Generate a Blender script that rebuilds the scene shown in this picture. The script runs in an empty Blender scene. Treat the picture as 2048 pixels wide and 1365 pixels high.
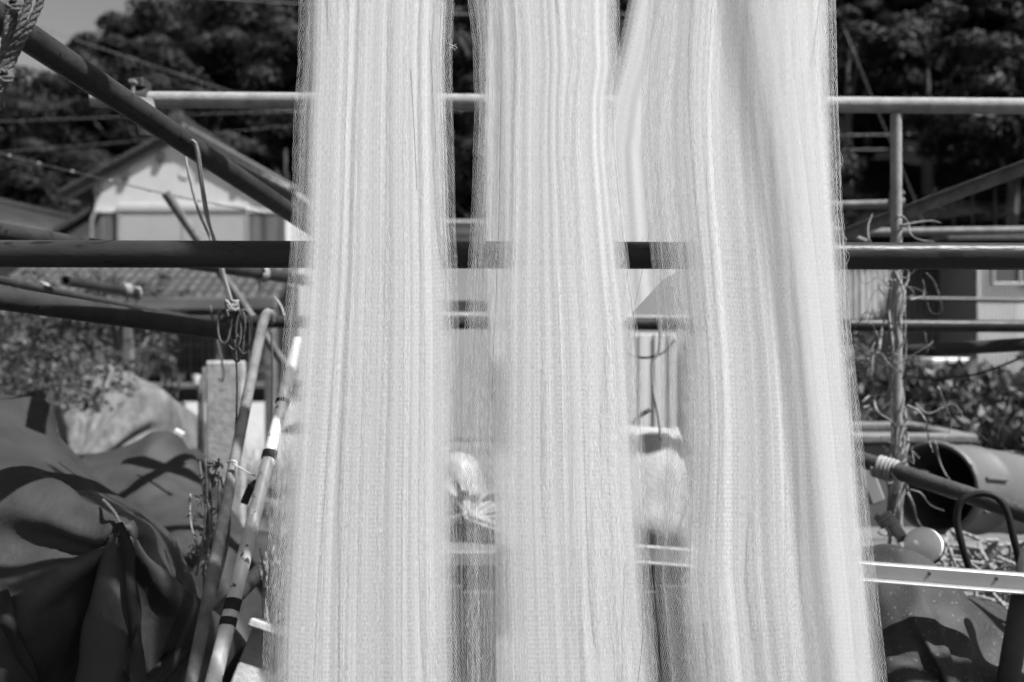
import bpy, math, random
import numpy as np
from mathutils import Vector, Matrix, noise as mnoise

# ---------------------------------------------------------------- camera, sky, sun, exposure
scene = bpy.context.scene
CAMZ, FPX = 1.5, 1593.0
cam_d = bpy.data.cameras.new('camera')
cam = bpy.data.objects.new('camera', cam_d)
scene.collection.objects.link(cam)
cam.location = (0, 0, CAMZ)
cam.rotation_euler = (math.radians(90), 0, 0)
cam_d.lens, cam_d.sensor_width = 28.0, 36.0
cam_d.clip_start, cam_d.clip_end = 0.05, 2000
cam_d.dof.use_dof = True
cam_d.dof.focus_distance = 1.30
cam_d.dof.aperture_fstop = 2.8
scene.camera = cam

SUN = Vector((0.46, -0.24, 0.855)).normalized()          # direction towards the sun
world = bpy.data.worlds.new('World'); scene.world = world; world.use_nodes = True
nt = world.node_tree; nt.nodes.clear()
sky = nt.nodes.new('ShaderNodeTexSky'); sky.sky_type = 'NISHITA'; sky.sun_disc = False
sky.sun_elevation = math.asin(SUN.z)
sky.sun_rotation = math.atan2(SUN.x, SUN.y)
sep = nt.nodes.new('ShaderNodeSeparateColor')             # black-and-white film: one channel of the sky
comb = nt.nodes.new('ShaderNodeCombineColor')
bg = nt.nodes.new('ShaderNodeBackground'); bg.inputs['Strength'].default_value = 0.08
wo = nt.nodes.new('ShaderNodeOutputWorld')
nt.links.new(sky.outputs[0], sep.inputs[0])
for k in range(3): nt.links.new(sep.outputs[0], comb.inputs[k])
nt.links.new(comb.outputs[0], bg.inputs[0]); nt.links.new(bg.outputs[0], wo.inputs[0])
sun_d = bpy.data.lights.new('sun', 'SUN'); sun_d.energy = 5.0; sun_d.angle = math.radians(0.53)
sun_d.color = (1.0, 1.0, 1.0)
sun = bpy.data.objects.new('sun', sun_d); scene.collection.objects.link(sun)
sun.rotation_euler = SUN.to_track_quat('Z', 'Y').to_euler(); sun.location = (6, -2, 12)
scene.view_settings.view_transform = 'Standard'; scene.view_settings.look = 'None'
scene.view_settings.exposure = 1.25; scene.view_settings.gamma = 1.0
scene.view_settings.use_curve_mapping = False
scene.cycles.max_bounces = 4; scene.cycles.diffuse_bounces = 3; scene.cycles.glossy_bounces = 2
scene.cycles.transmission_bounces = 4; scene.cycles.transparent_max_bounces = 20
scene.cycles.use_denoising = True; scene.cycles.caustics_reflective = False; scene.cycles.caustics_refractive = False
scene.cycles.use_adaptive_sampling = True; scene.cycles.adaptive_threshold = 0.03; scene.cycles.adaptive_min_samples = 16
random.seed(7); RNG = np.random.default_rng(7)

# ---------------------------------------------------------------- helpers
def P(u, v, Y):
    """a point of the place at depth Y metres, u and v measured on the 2048 x 1365 picture"""
    return np.array([(u - 1024.0) / FPX * Y, Y, CAMZ - (v - 682.5) / FPX * Y])

def mat(name, c, rough=0.6, var=0.25, scale=8.0, metal=0.0, bump=0.0, bscale=40.0, spots=0.0, sscale=30.0, spotc=0.02,
        trans=0.0, clear=0.0, spec=0.5, stretch=(1, 1, 1), rand=0.0, coord='Object', two=None):
    m = bpy.data.materials.new(name); m.use_nodes = True
    n = m.node_tree.nodes; l = m.node_tree.links; n.clear()
    out = n.new('ShaderNodeOutputMaterial'); b = n.new('ShaderNodeBsdfPrincipled')
    b.inputs['Roughness'].default_value = rough; b.inputs['Metallic'].default_value = metal
    b.inputs['Specular IOR Level'].default_value = spec
    tc = n.new('ShaderNodeTexCoord'); mp = n.new('ShaderNodeMapping'); mp.inputs['Scale'].default_value = stretch
    l.new(tc.outputs[coord], mp.inputs[0])
    t = n.new('ShaderNodeTexNoise'); t.inputs['Scale'].default_value = scale; t.inputs['Detail'].default_value = 4
    t.inputs['Roughness'].default_value = 0.62
    l.new(mp.outputs[0], t.inputs['Vector'])
    r = n.new('ShaderNodeMapRange'); r.inputs[1].default_value = 0.28; r.inputs[2].default_value = 0.72
    lo, hi = (c * (1 - var), c * (1 + var)) if two is None else two
    r.inputs[3].default_value = lo; r.inputs[4].default_value = hi
    l.new(t.outputs[0], r.inputs[0])
    val = r.outputs[0]
    if spots > 0:
        t2 = n.new('ShaderNodeTexNoise'); t2.inputs['Scale'].default_value = sscale; t2.inputs['Detail'].default_value = 3
        l.new(mp.outputs[0], t2.inputs['Vector'])
        r2 = n.new('ShaderNodeMapRange'); r2.inputs[1].default_value = 0.66 - spots * 0.2; r2.inputs[2].default_value = 0.70 - spots * 0.2
        l.new(t2.outputs[0], r2.inputs[0])
        mx = n.new('ShaderNodeMix'); mx.data_type = 'FLOAT'
        l.new(r2.outputs[0], mx.inputs[0]); l.new(val, mx.inputs[2]); mx.inputs[3].default_value = spotc
        val = mx.outputs[0]
    if rand > 0:
        oi = n.new('ShaderNodeObjectInfo'); rr = n.new('ShaderNodeMapRange')
        rr.inputs[3].default_value = 1 - rand; rr.inputs[4].default_value = 1 + rand
        l.new(oi.outputs['Random'], rr.inputs[0])
        mu = n.new('ShaderNodeMath'); mu.operation = 'MULTIPLY'
        l.new(val, mu.inputs[0]); l.new(rr.outputs[0], mu.inputs[1]); val = mu.outputs[0]
    cc = n.new('ShaderNodeCombineColor')
    for k in range(3): l.new(val, cc.inputs[k])
    l.new(cc.outputs[0], b.inputs['Base Color'])
    if bump > 0:
        t3 = n.new('ShaderNodeTexNoise'); t3.inputs['Scale'].default_value = bscale; t3.inputs['Detail'].default_value = 3
        l.new(mp.outputs[0], t3.inputs['Vector'])
        bp = n.new('ShaderNodeBump'); bp.inputs['Strength'].default_value = bump; bp.inputs['Distance'].default_value = 0.01
        l.new(t3.outputs[0], bp.inputs['Height']); l.new(bp.outputs[0], b.inputs['Normal'])
    if trans > 0:
        tr = n.new('ShaderNodeBsdfTranslucent'); l.new(cc.outputs[0], tr.inputs[0])
        ms = n.new('ShaderNodeMixShader'); ms.inputs[0].default_value = trans
        l.new(b.outputs[0], ms.inputs[1]); l.new(tr.outputs[0], ms.inputs[2]); res = ms.outputs[0]
        if clear > 0:                        # clear nylon lets part of the light straight through
            tp = n.new('ShaderNodeBsdfTransparent'); m3 = n.new('ShaderNodeMixShader'); m3.inputs[0].default_value = clear
            l.new(res, m3.inputs[1]); l.new(tp.outputs[0], m3.inputs[2]); res = m3.outputs[0]
        l.new(res, out.inputs[0])
    else:
        l.new(b.outputs[0], out.inputs[0])
    return m

M = {}
M['net'] = mat('net_thread', 0.80, 0.6, 0.03, 60, trans=0.48, clear=0.40, spec=0.25)
M['dark_pipe'] = mat('dark_painted_steel', 0.026, 0.38, 0.35, 14, spec=0.10, bump=0.12, bscale=90, spots=0.12, sscale=45, spotc=0.012, stretch=(0.35, 1, 1))
M['rust_pipe'] = mat('rusty_steel', 0.025, 0.55, 0.5, 20, bump=0.25, bscale=120, spots=0.3, sscale=40, spotc=0.02)
M['galv'] = mat('galvanised_steel', 0.20, 0.72, 0.32, 16, spec=0.2, bump=0.15, bscale=110, spots=0.2, sscale=22, spotc=0.2)
M['galv_dull'] = mat('dull_galvanised_steel', 0.12, 0.72, 0.42, 18, spec=0.2, bump=0.2, bscale=120, spots=0.25, sscale=26, spotc=0.09)
M['hole'] = mat('painted_hole_dark', 0.015, 0.9, 0.2)  # painted darkness for the bolt holes of the channel
M['white_pole'] = mat('chipped_white_paint', 0.42, 0.42, 0.10, 12, spots=0.12, sscale=48, spotc=0.05, bump=0.1, bscale=60)
M['tape'] = mat('black_tape', 0.016, 0.75, 0.3, 20, spec=0.15)
M['rope_dark'] = mat('weathered_rope', 0.05, 0.85, 0.4, 60, bump=0.4, bscale=300)
M['rope_pale'] = mat('pale_rope', 0.20, 0.8, 0.25, 60, bump=0.4, bscale=300)
M['cord'] = mat('white_cord', 0.35, 0.6, 0.15, 30)
M['cord_dark'] = mat('dark_cord', 0.05, 0.7, 0.3, 30)
M['rubber'] = mat('black_rubber', 0.010, 0.6, 0.2, 20, spec=0.2)
M['soil'] = mat('soil', 0.075, 0.95, 0.45, 1.6, bump=0.8, bscale=12, spots=0.2, sscale=7, spotc=0.13)
M['concrete'] = mat('concrete', 0.22, 0.9, 0.22, 5, bump=0.4, bscale=60, spots=0.15, sscale=9, spotc=0.2)
M['hill'] = mat('hill_soil', 0.008, 1.0, 0.4, 0.6, bump=0.6, bscale=3, spec=0.0)
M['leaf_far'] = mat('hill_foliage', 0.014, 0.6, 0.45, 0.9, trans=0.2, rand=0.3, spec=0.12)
M['leaf_far_dark'] = mat('dark_hill_foliage', 0.007, 0.6, 0.45, 0.9, trans=0.2, rand=0.3, spec=0.12)  # darker leaf tone for the trees on the right of the hill
M['leaf_bush'] = mat('bush_leaf', 0.058, 0.6, 0.6, 9, trans=0.25, spec=0.3)
M['leaf_gloss'] = mat('glossy_leaf', 0.085, 0.45, 0.6, 7, trans=0.2, spec=0.4)
M['bark'] = mat('bark', 0.06, 0.9, 0.4, 20, bump=0.6, bscale=40)
M['plaster'] = mat('white_plaster', 0.40, 0.9, 0.06, 2.0, bump=0.1, bscale=40)
M['shutter'] = mat('pale_shutter', 0.36, 0.55, 0.05, 3.0)
M['tile'] = mat('roof_tile', 0.036, 0.5, 0.3, 3.0, bump=0.2, bscale=20, rand=0.25)
M['old_wood'] = mat('weathered_wood', 0.09, 0.85, 0.5, 3.5, stretch=(1, 1, 0.12), bump=0.5, bscale=30, rand=0.35)
M['dark_wood'] = mat('dark_timber', 0.03, 0.8, 0.4, 4.0, bump=0.3, bscale=25)
M['beam_wood'] = mat('grey_timber_beam', 0.08, 0.9, 0.45, 6, stretch=(0.15, 1, 1), bump=0.5, bscale=30, spots=0.2, sscale=10, spotc=0.05)
M['dark_interior'] = mat('painted_dark_interior', 0.02, 0.7, 0.3, 2)  # painted darkness of the veranda interior
M['glass'] = mat('window_glass', 0.03, 0.06, 0.1, 2, spec=0.8)
M['corr'] = mat('corrugated_metal', 0.085, 0.6, 0.35, 1.2, metal=0.1, spots=0.15, sscale=2.0, spotc=0.1)
M['corr_light'] = mat('pale_siding', 0.13, 0.7, 0.12, 1.5)
M['alum'] = mat('pale_aluminium', 0.27, 0.4, 0.1, 6, metal=0.3)
M['tarp'] = mat('dark_tarpaulin', 0.022, 0.66, 0.4, 3.0, bump=0.25, bscale=40, spec=0.28)
M['tarp_crinkle'] = mat('crinkled_tarpaulin', 0.026, 0.7, 0.5, 9.0, bump=0.12, bscale=150, spec=0.25, spots=0.05, sscale=120, spotc=0.10)
M['pale_tarp'] = mat('pale_netting_heap', 0.08, 0.9, 0.6, 9.0, bump=0.9, bscale=40, stretch=(1.4, 1, 0.5))
M['white_plastic'] = mat('white_plastic', 0.55, 0.4, 0.06, 6, trans=0.15)
M['pale_plastic'] = mat('pale_plastic_sheet', 0.24, 0.5, 0.12, 5, trans=0.2)
M['barrel_out'] = mat('grey_plastic_barrel', 0.075, 0.5, 0.15, 5, bump=0.1, bscale=50)
M['barrel_in'] = mat('barrel_inside', 0.07, 0.7, 0.3, 5)
M['float'] = mat('white_float', 0.85, 0.4, 0.05, 6)
M['vine'] = mat('dry_vine', 0.14, 0.9, 0.4, 40, bump=0.4, bscale=150)
M['slab'] = mat('mottled_slab', 0.24, 0.9, 0.35, 22, bump=0.5, bscale=60)
M['store_wall'] = mat('store_wall', 0.26, 0.9, 0.1, 1.2)
M['rim'] = mat('weathered_rim', 0.11, 0.9, 0.3, 9, bump=0.4, bscale=60)
M['foam'] = mat('dirty_foam', 0.26, 0.9, 0.25, 9, bump=0.3, bscale=90)
M['wire'] = mat('cable', 0.10, 0.6, 0.2, 5)

def tag(o, label=None, cat=None, group=None, kind=None):
    if label: o['label'] = label
    if cat: o['category'] = cat
    if group: o['group'] = group
    if kind: o['kind'] = kind
    return o

def thing(name, label, cat, loc=(0, 0, 0), group=None):
    o = bpy.data.objects.new(name, None); scene.collection.objects.link(o)
    o.location = [float(c) for c in loc]; o.empty_display_size = 0.1
    return tag(o, label, cat, group)

def base_of(parent):
    b = Vector((0, 0, 0))
    while parent is not None:
        b = b + parent.location; parent = parent.parent
    return b

class MB:
    """collects vertices and faces (world coordinates), then links ONE mesh object"""
    def __init__(s): s.v, s.f = [], []
    def add(s, v, f):
        o = len(s.v); s.v.extend([tuple(map(float, p)) for p in v]); s.f.extend([tuple(o + i for i in q) for q in f]); return s
    def box(s, a, b, rot=None, bev=0.0):
        a = np.minimum(a, b).astype(float); b = np.maximum(a, np.asarray(b, float)) if False else np.maximum(np.asarray(a, float), np.asarray(b, float))
        c, h = (a + b) / 2, (b - a) / 2
        return s.obox(c, h, rot, bev)
    def obox(s, c, h, R=None, bev=0.0):
        """box with centre c, half sizes h, columns of R the axes; chamfered by bev"""
        c = np.asarray(c, float); h = np.asarray(h, float); R = np.eye(3) if R is None else np.asarray(R, float)
        bev = min(bev, 0.45 * h.min())
        if bev <= 0:
            sg = [(-1, -1, -1), (1, -1, -1), (1, 1, -1), (-1, 1, -1), (-1, -1, 1), (1, -1, 1), (1, 1, 1), (-1, 1, 1)]
            v = [c + R @ (np.array(q) * h) for q in sg]
            f = [(0, 3, 2, 1), (4, 5, 6, 7), (0, 1, 5, 4), (1, 2, 6, 5), (2, 3, 7, 6), (3, 0, 4, 7)]
            return s.add(v, f)
        v, idx = [], {}
        for sx in (-1, 1):
            for sy in (-1, 1):
                for sz in (-1, 1):
                    for ax in range(3):
                        q = np.array([sx, sy, sz]) * (h - bev); q[ax] = (sx, sy, sz)[ax] * h[ax]
                        idx[(sx, sy, sz, ax)] = len(v); v.append(c + R @ q)
        f = []
        for ax in range(3):
            o1, o2 = (ax + 1) % 3, (ax + 2) % 3
            for sg in (-1, 1):
                q = []
                for a, b_ in ((-1, -1), (1, -1), (1, 1), (-1, 1)):
                    k = [0, 0, 0]; k[ax] = sg; k[o1] = a; k[o2] = b_; q.append(idx[(*k, ax)])
                f.append(tuple(q if sg > 0 else q[::-1]))
            for a in (-1, 1):
                for b_ in (-1, 1):
                    k0 = [0, 0, 0]; k0[o1] = a; k0[o2] = b_; k1 = list(k0); k0[ax] = -1; k1[ax] = 1
                    q = [idx[(*k0, o1)], idx[(*k1, o1)], idx[(*k1, o2)], idx[(*k0, o2)]]
                    f.append(tuple(q if a * b_ < 0 else q[::-1]))
        for sx in (-1, 1):
            for sy in (-1, 1):
                for sz in (-1, 1):
                    q = [idx[(sx, sy, sz, 0)], idx[(sx, sy, sz, 1)], idx[(sx, sy, sz, 2)]]
                    f.append(tuple(q if sx * sy * sz > 0 else q[::-1]))
        return s.add(v, f)
    def bar(s, a, b, w, t, up=(0, 0, 1), bev=0.0):
        a, b = np.asarray(a, float), np.asarray(b, float); d = b - a; L = np.linalg.norm(d); d /= L
        sd = np.cross(d, up); sd /= np.linalg.norm(sd); n = np.cross(sd, d)
        return s.obox((a + b) / 2, (L / 2, w / 2, t / 2), np.stack([d, sd, n], 1), bev)
    def tube(s, pts, r, seg=10, caps=True, bore=0.0, deep=5.0, taper=1.0):
        """tube through pts; r a number or one per point; bore > 0: hollow ends with that inner radius share"""
        pts = np.asarray(pts, float); n = len(pts); r = np.full(n, r, float) if np.isscalar(r) else np.asarray(r, float)
        r = r * np.linspace(1, taper, n)
        T = np.gradient(pts, axis=0); T /= np.linalg.norm(T, axis=1)[:, None] + 1e-12
        up = np.array([0, 0, 1.0]) if abs(T[0, 2]) < 0.9 else np.array([0, 1.0, 0])
        N = np.cross(T[0], up); N /= np.linalg.norm(N)
        a = np.linspace(0, 2 * np.pi, seg, endpoint=False); rings = []
        for i in range(n):
            N = N - T[i] * np.dot(N, T[i]); N /= np.linalg.norm(N) + 1e-12; B = np.cross(T[i], N)
            rings.append(pts[i] + r[i] * (np.cos(a)[:, None] * N + np.sin(a)[:, None] * B))
        v = list(np.concatenate(rings)); f = []
        for i in range(n - 1):
            for k in range(seg):
                k2 = (k + 1) % seg
                f.append((i * seg + k, i * seg + k2, (i + 1) * seg + k2, (i + 1) * seg + k))
        if bore > 0:
            for i, sg in ((0, 1), (n - 1, -1)):
                o = len(v); c = pts[i]
                ring = c + (rings[i] - c) * bore; deep = ring + T[i] * sg * r[i] * deep
                v += list(ring) + list(deep)
                for k in range(seg):
                    k2 = (k + 1) % seg
                    q = [(i * seg + k, o + k, o + k2, i * seg + k2), (o + k, o + seg + k, o + seg + k2, o + k2)]
                    f += q if sg > 0 else [x[::-1] for x in q]
                f.append(tuple(o + seg + k for k in range(seg)) if sg < 0 else tuple(o + seg + k for k in range(seg))[::-1])
        elif caps:
            f.append(tuple(range(seg))[::-1]); f.append(tuple((n - 1) * seg + k for k in range(seg)))
        return s.add(v, f)
    def rope(s, pts, R, pitch=None, strands=3, seg=6, step=7):
        pitch = pitch or R * 7
        p = spline(pts, pitch / step); n = len(p)
        T = np.gradient(p, axis=0); T /= np.linalg.norm(T, axis=1)[:, None] + 1e-12
        up = np.array([0, 0, 1.0]) if abs(T[0, 2]) < 0.9 else np.array([0, 1.0, 0])
        N = np.cross(T[0], up); N /= np.linalg.norm(N); Ns, Bs = [], []
        for i in range(n):
            N = N - T[i] * np.dot(N, T[i]); N /= np.linalg.norm(N) + 1e-12
            Ns.append(N); Bs.append(np.cross(T[i], N))
        Ns, Bs = np.array(Ns), np.array(Bs); ph = np.arange(n) * 2 * np.pi / step
        for k in range(strands):
            a = ph + 2 * np.pi * k / strands
            s.tube(p + R * 0.5 * (np.cos(a)[:, None] * Ns + np.sin(a)[:, None] * Bs), R * 0.56, seg)
        return s
    def build(s, name, m, parent=None, smooth=False, auto=None):
        b = base_of(parent)
        me = bpy.data.meshes.new(name)
        v = np.array(s.v, float) - np.array(b)
        me.from_pydata(v.tolist(), [], s.f); me.update()
        if smooth:
            me.polygons.foreach_set('use_smooth', [True] * len(me.polygons))
            if auto: me.set_sharp_from_angle(angle=math.radians(auto))
        me.materials.append(M[m] if isinstance(m, str) else m)
        o = bpy.data.objects.new(name, me); scene.collection.objects.link(o); o.parent = parent
        return o

def spline(pts, step):
    """Catmull-Rom through pts, resampled about every step metres"""
    p = np.asarray(pts, float)
    if len(p) == 2:
        n = max(2, int(np.linalg.norm(p[1] - p[0]) / step)); t = np.linspace(0, 1, n)[:, None]
        return p[0] * (1 - t) + p[1] * t
    q = np.vstack([2 * p[0] - p[1], p, 2 * p[-1] - p[-2]]); out = []
    for i in range(1, len(q) - 2):
        n = max(2, int(np.linalg.norm(q[i + 1] - q[i]) / step)); t = np.linspace(0, 1, n, endpoint=False)[:, None]
        a, b, c, d = q[i - 1], q[i], q[i + 1], q[i + 2]
        out.append(0.5 * (2 * b + (c - a) * t + (2 * a - 5 * b + 4 * c - d) * t ** 2 + (3 * b - a - 3 * c + d) * t ** 3))
    return np.vstack(out + [p[-1][None]])

def one(mb, name, m, label, cat, smooth=False, group=None, auto=None, kind=None):
    return tag(mb.build(name, m, None, smooth, auto), label, cat, group, kind)

def copy_tree(o, parent=None):
    c = o.copy(); scene.collection.objects.link(c); c.parent = parent
    for ch in list(o.children): copy_tree(ch, c)
    return c

def sines(seed, n=6, f0=1.0, f1=9.0):
    r = np.random.default_rng(seed); fr = r.uniform(f0, f1, n); ph = r.uniform(0, 6.28, n); am = r.uniform(0.4, 1, n) / np.sqrt(fr)
    am /= np.sqrt((am ** 2).sum() / 2)
    return lambda x: (am * np.sin(np.asarray(x)[..., None] * fr * 2 * np.pi + ph)).sum(-1)

# ---------------------------------------------------------------- ground and hill
mb = MB(); mb.add([(-700, -60, 0), (700, -60, 0), (700, 1500, 0), (-700, 1500, 0)], [(0, 1, 2, 3)])
tag(mb.build('ground', 'soil'), kind='structure')
mb = MB(); mb.add([(-9.6, 6.0, 0.006), (-2.2, 6.0, 0.006), (-1.5, 19.5, 0.006), (-12, 19.5, 0.006)], [(0, 1, 2, 3)])
tag(mb.build('concrete_yard', 'concrete'), kind='structure')

def hill_z(x, y):
    x = np.asarray(x, float); y = np.asarray(y, float)
    R = np.interp(x, [-120, -60, -46, -42, -38, -34, -29, -22, 5, 60, 140], [6, 7.5, 11.5, 13, 15, 18, 23, 29, 36, 40, 42])
    y0 = np.interp(x, [-20, 2, 8, 40], [32, 30, 15, 13])
    t = np.clip((y - y0) / (72 - y0), 0, 1.4)
    return R * (t ** 0.9) - 0.6 + 0.5 * np.sin(x * 0.35 + 1) * np.sin(y * 0.3)
gx, gy = np.meshgrid(np.linspace(-140, 150, 90), np.linspace(12, 110, 50))
gz = hill_z(gx, gy)
nxg = gx.shape[1]
hv = np.stack([gx, gy, gz], -1).reshape(-1, 3)
hf = [(j * nxg + i, j * nxg + i + 1, (j + 1) * nxg + i + 1, (j + 1) * nxg + i) for j in range(gx.shape[0] - 1) for i in range(nxg - 1)]
mb = MB(); mb.add(hv, hf); tag(mb.build('hill', 'hill', None, True), kind='structure')

# ---------------------------------------------------------------- trees
def leaf_cloud(centres, radii, per, lw, ll, rng, flat=0.75, droop=0.0, shell=0.55, jit=0.55):
    """leaf-sized quads around clump centres -> verts, faces"""
    V = []
    for c, r in zip(centres, radii):
        d = rng.normal(size=(per, 3)); d /= np.linalg.norm(d, axis=1)[:, None]
        d[:, 2] = np.abs(d[:, 2]) * 0.9 - 0.25 * rng.random(per)
        p = np.asarray(c) + d * r * rng.uniform(shell, 1.05, per)[:, None] * np.array([1, 1, flat])
        n = d + rng.normal(size=(per, 3)) * jit; n /= np.linalg.norm(n, axis=1)[:, None]
        a = np.cross(n, rng.normal(size=(per, 3))); a[:, 2] -= droop; a /= np.linalg.norm(a, axis=1)[:, None]
        b = np.cross(n, a); b /= np.linalg.norm(b, axis=1)[:, None] + 1e-9
        s = rng.uniform(0.6, 1.3, per)[:, None]
        V.append(np.stack([p - a * ll * s * 0.5, p + b * lw * s * 0.5 + a * ll * s * 0.05 , p + a * ll * s * 0.5, p - b * lw * s * 0.5 + a * ll * s * 0.05], 1))
    V = np.concatenate(V).reshape(-1, 3); n = len(V) // 4
    return V, [(4 * i, 4 * i + 1, 4 * i + 2, 4 * i + 3) for i in range(n)]

def crown_mesh(name, seed, m, w=2.6, h=3.4, clumps=17, per=430, vine=False):
    r = np.random.default_rng(seed); cs, rs = [], []
    for k in range(clumps):
        a = r.uniform(0, 6.28); z = r.uniform(-0.75, 1.0); q = math.sqrt(max(0.05, 1 - z * z)) * r.uniform(0.55, 1.0)
        cs.append((w * q * math.cos(a), w * q * math.sin(a), 4.6 + z * h * 0.62 + r.normal() * 0.2)); rs.append(r.uniform(0.85, 1.5))
    if vine:
        for k in range(26):
            a = r.uniform(0, 6.28); cs.append((w * 0.9 * math.cos(a), w * 0.9 * math.sin(a), r.uniform(0.3, 4.0))); rs.append(r.uniform(0.35, 0.7))
    V, F = leaf_cloud(cs, rs, per, 0.17, 0.25, r, 0.85, 0.0, 0.80, 0.22)
    me = bpy.data.meshes.new(name); me.from_pydata(V.tolist(), [], F); me.materials.append(M[m]); return me
mb = MB(); mb.tube([(0, 0, -1.0), (0.05, 0.02, 1.5), (-0.05, 0.1, 3.4), (0.05, 0.0, 5.4)], [0.24, 0.2, 0.15, 0.05], 8)
for a in range(5):
    an = a * 1.3; mb.tube([(0, 0.05, 2.2 + 0.3 * a), (0.8 * math.cos(an), 0.8 * math.sin(an), 3.4 + 0.3 * a), (1.7 * math.cos(an), 1.7 * math.sin(an), 4.2 + 0.3 * a)], [0.1, 0.07, 0.02], 6)
trunk_me = bpy.data.meshes.new('trunk'); trunk_me.from_pydata([list(v) for v in mb.v], [], mb.f); trunk_me.materials.append(M['bark'])
CROWN = [crown_mesh('crown', 40 + k, 'leaf_far') for k in range(4)]
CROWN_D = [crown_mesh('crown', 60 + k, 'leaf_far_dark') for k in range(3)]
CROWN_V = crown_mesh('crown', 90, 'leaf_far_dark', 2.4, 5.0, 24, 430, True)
def tree(x, y, sc, me, label, group, rz, name='hillside_tree', zs=1.0, z=None):
    t = thing(name, label, 'tree', (x, y, float(hill_z(x, y)) if z is None else z), group)
    t.rotation_euler = (0, 0, rz); t.scale = (sc, sc, sc * zs)
    for nm, q in (('trunk', trunk_me), ('crown', me)):
        o = bpy.data.objects.new(nm, q); scene.collection.objects.link(o); o.parent = t
    return t
rt = random.Random(5); ntree = 0
for j in range(13):
    y = 33 + j * 3.4
    half = y * 0.70 + 3; x = -half + rt.uniform(0, 3)
    while x < half:
        yy = y + rt.uniform(-1.3, 1.3)
        right = x > -2
        if not (x < -2 and yy < 36) and ntree < 262 and not (right and yy < 20):
            if right:
                tree(x, yy, rt.uniform(0.85, 1.35), rt.choice(CROWN_D), 'dark evergreen tree in the darker mass of the wooded hillside to the right', 'trees on the dark side of the hill', rt.uniform(0, 6.28), 'evergreen_tree', rt.uniform(0.9, 1.2))
            else:
                tree(x, yy, rt.uniform(0.8, 1.3), rt.choice(CROWN), 'round-crowned tree in the wooded hillside behind the white gabled house', 'trees on the hill behind the house', rt.uniform(0, 6.28), 'broadleaf_tree', rt.uniform(0.85, 1.15))
            ntree += 1
        x += rt.uniform(3.2, 5.4) * (0.85 + j * 0.03)
print('hill trees', ntree)
for k in range(26):
    yy = 20.5 + (k % 4) * 3.2 + rt.uniform(-1, 1); x = 8 + (k // 4) * 3.3 + rt.uniform(-1.2, 1.2) + (yy - 20) * 0.3
    tree(x, yy, rt.uniform(0.5, 0.8), rt.choice(CROWN_D), 'dark evergreen tree in the darker mass of the wooded hillside to the right', 'trees on the dark side of the hill', rt.uniform(0, 6.28), 'evergreen_tree', rt.uniform(0.8, 1.0))
for u, Y, sc, zs, lab in ((1890, 31, 1.0, 1.35, 'tall vine-draped tree rising behind the upright post on the dark hillside'),
                          (1990, 34, 1.1, 1.2, 'vine-covered dark tree beside the tall draped one, behind the angle-iron brace'),
                          (1735, 27, 0.55, 0.9, 'small rounded dark tree just beside the hanging nets below the galvanised pipe')):
    x = (u - 1024) / FPX * Y
    tree(x, Y, sc, CROWN_V, lab, None, u, 'vine_draped_tree', zs)
for u, v, Y, sc, zs, lab in ((140, 300, 33, 0.8, 1.0, 'low bushy tree directly behind the left eave of the white gabled house'),
                             (60, 330, 33.5, 0.62, 0.9, 'small dark bushy tree above the tiled roof at the picture edge')):
    x = (u - 1024) / FPX * Y; top = CAMZ - (v - 682.5) / FPX * Y
    tree(x, Y, sc, CROWN[1], lab, None, u, 'bushy_tree', zs, top - 6.9 * sc * zs)

# ---------------------------------------------------------------- the white gabled house
HY = 22.0
def hp(u, v, Y=HY): return P(u, v, Y)
house = thing('house', 'white plastered two-storey house with tiled gable roof and closed pale shutters', 'house', (-9.3, HY + 4, 0))
zc = lambda v, Y=HY: float(P(0, v, Y)[2]); xc = lambda u, Y=HY: float(P(u, 0, Y)[0])
xl, xr, xp = xc(190), xc(572), xc(352)
ze, zp = zc(368), zc(268)
mb = MB()      # gable prism wall
vv = [(xl, HY, 0), (xr, HY, 0), (xr, HY, ze), (xp, HY, zp), (xl, HY, ze)]
vv += [(x, HY + 9, z) for x, _, z in vv]
mb.add(vv, [(0, 1, 2, 3, 4), (9, 8, 7, 6, 5), (1, 6, 7, 2), (5, 0, 4, 9), (0, 5, 6, 1)])
wall = mb.build('wall', 'plaster', house)
YF = HY - 0.14        # front verge of the roof
pr, pl, pre = P(352, 256, YF), P(118, 385, YF), P(590, 388, YF)
def roof_slope(mbx, a, b, th, y1):
    """slab from ridge a to eave b running back to y1"""
    a, b = np.array(a), np.array(b); d = np.array([0, y1 - a[1], 0])
    n = np.cross(b - a, d); n /= np.linalg.norm(n); n = n if n[2] > 0 else -n
    q = [a, b, b + d, a + d]; q += [p - n * th for p in q]
    mbx.add(q, [(0, 1, 2, 3), (7, 6, 5, 4), (0, 4, 5, 1), (1, 5, 6, 2), (2, 6, 7, 3), (3, 7, 4, 0)])
mb = MB(); roof_slope(mb, pr, pl, 0.10, HY + 9.8); roof_slope(mb, pr, pre, 0.10, HY + 9.8)
roof = mb.build('roof', 'tile', house)
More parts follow.
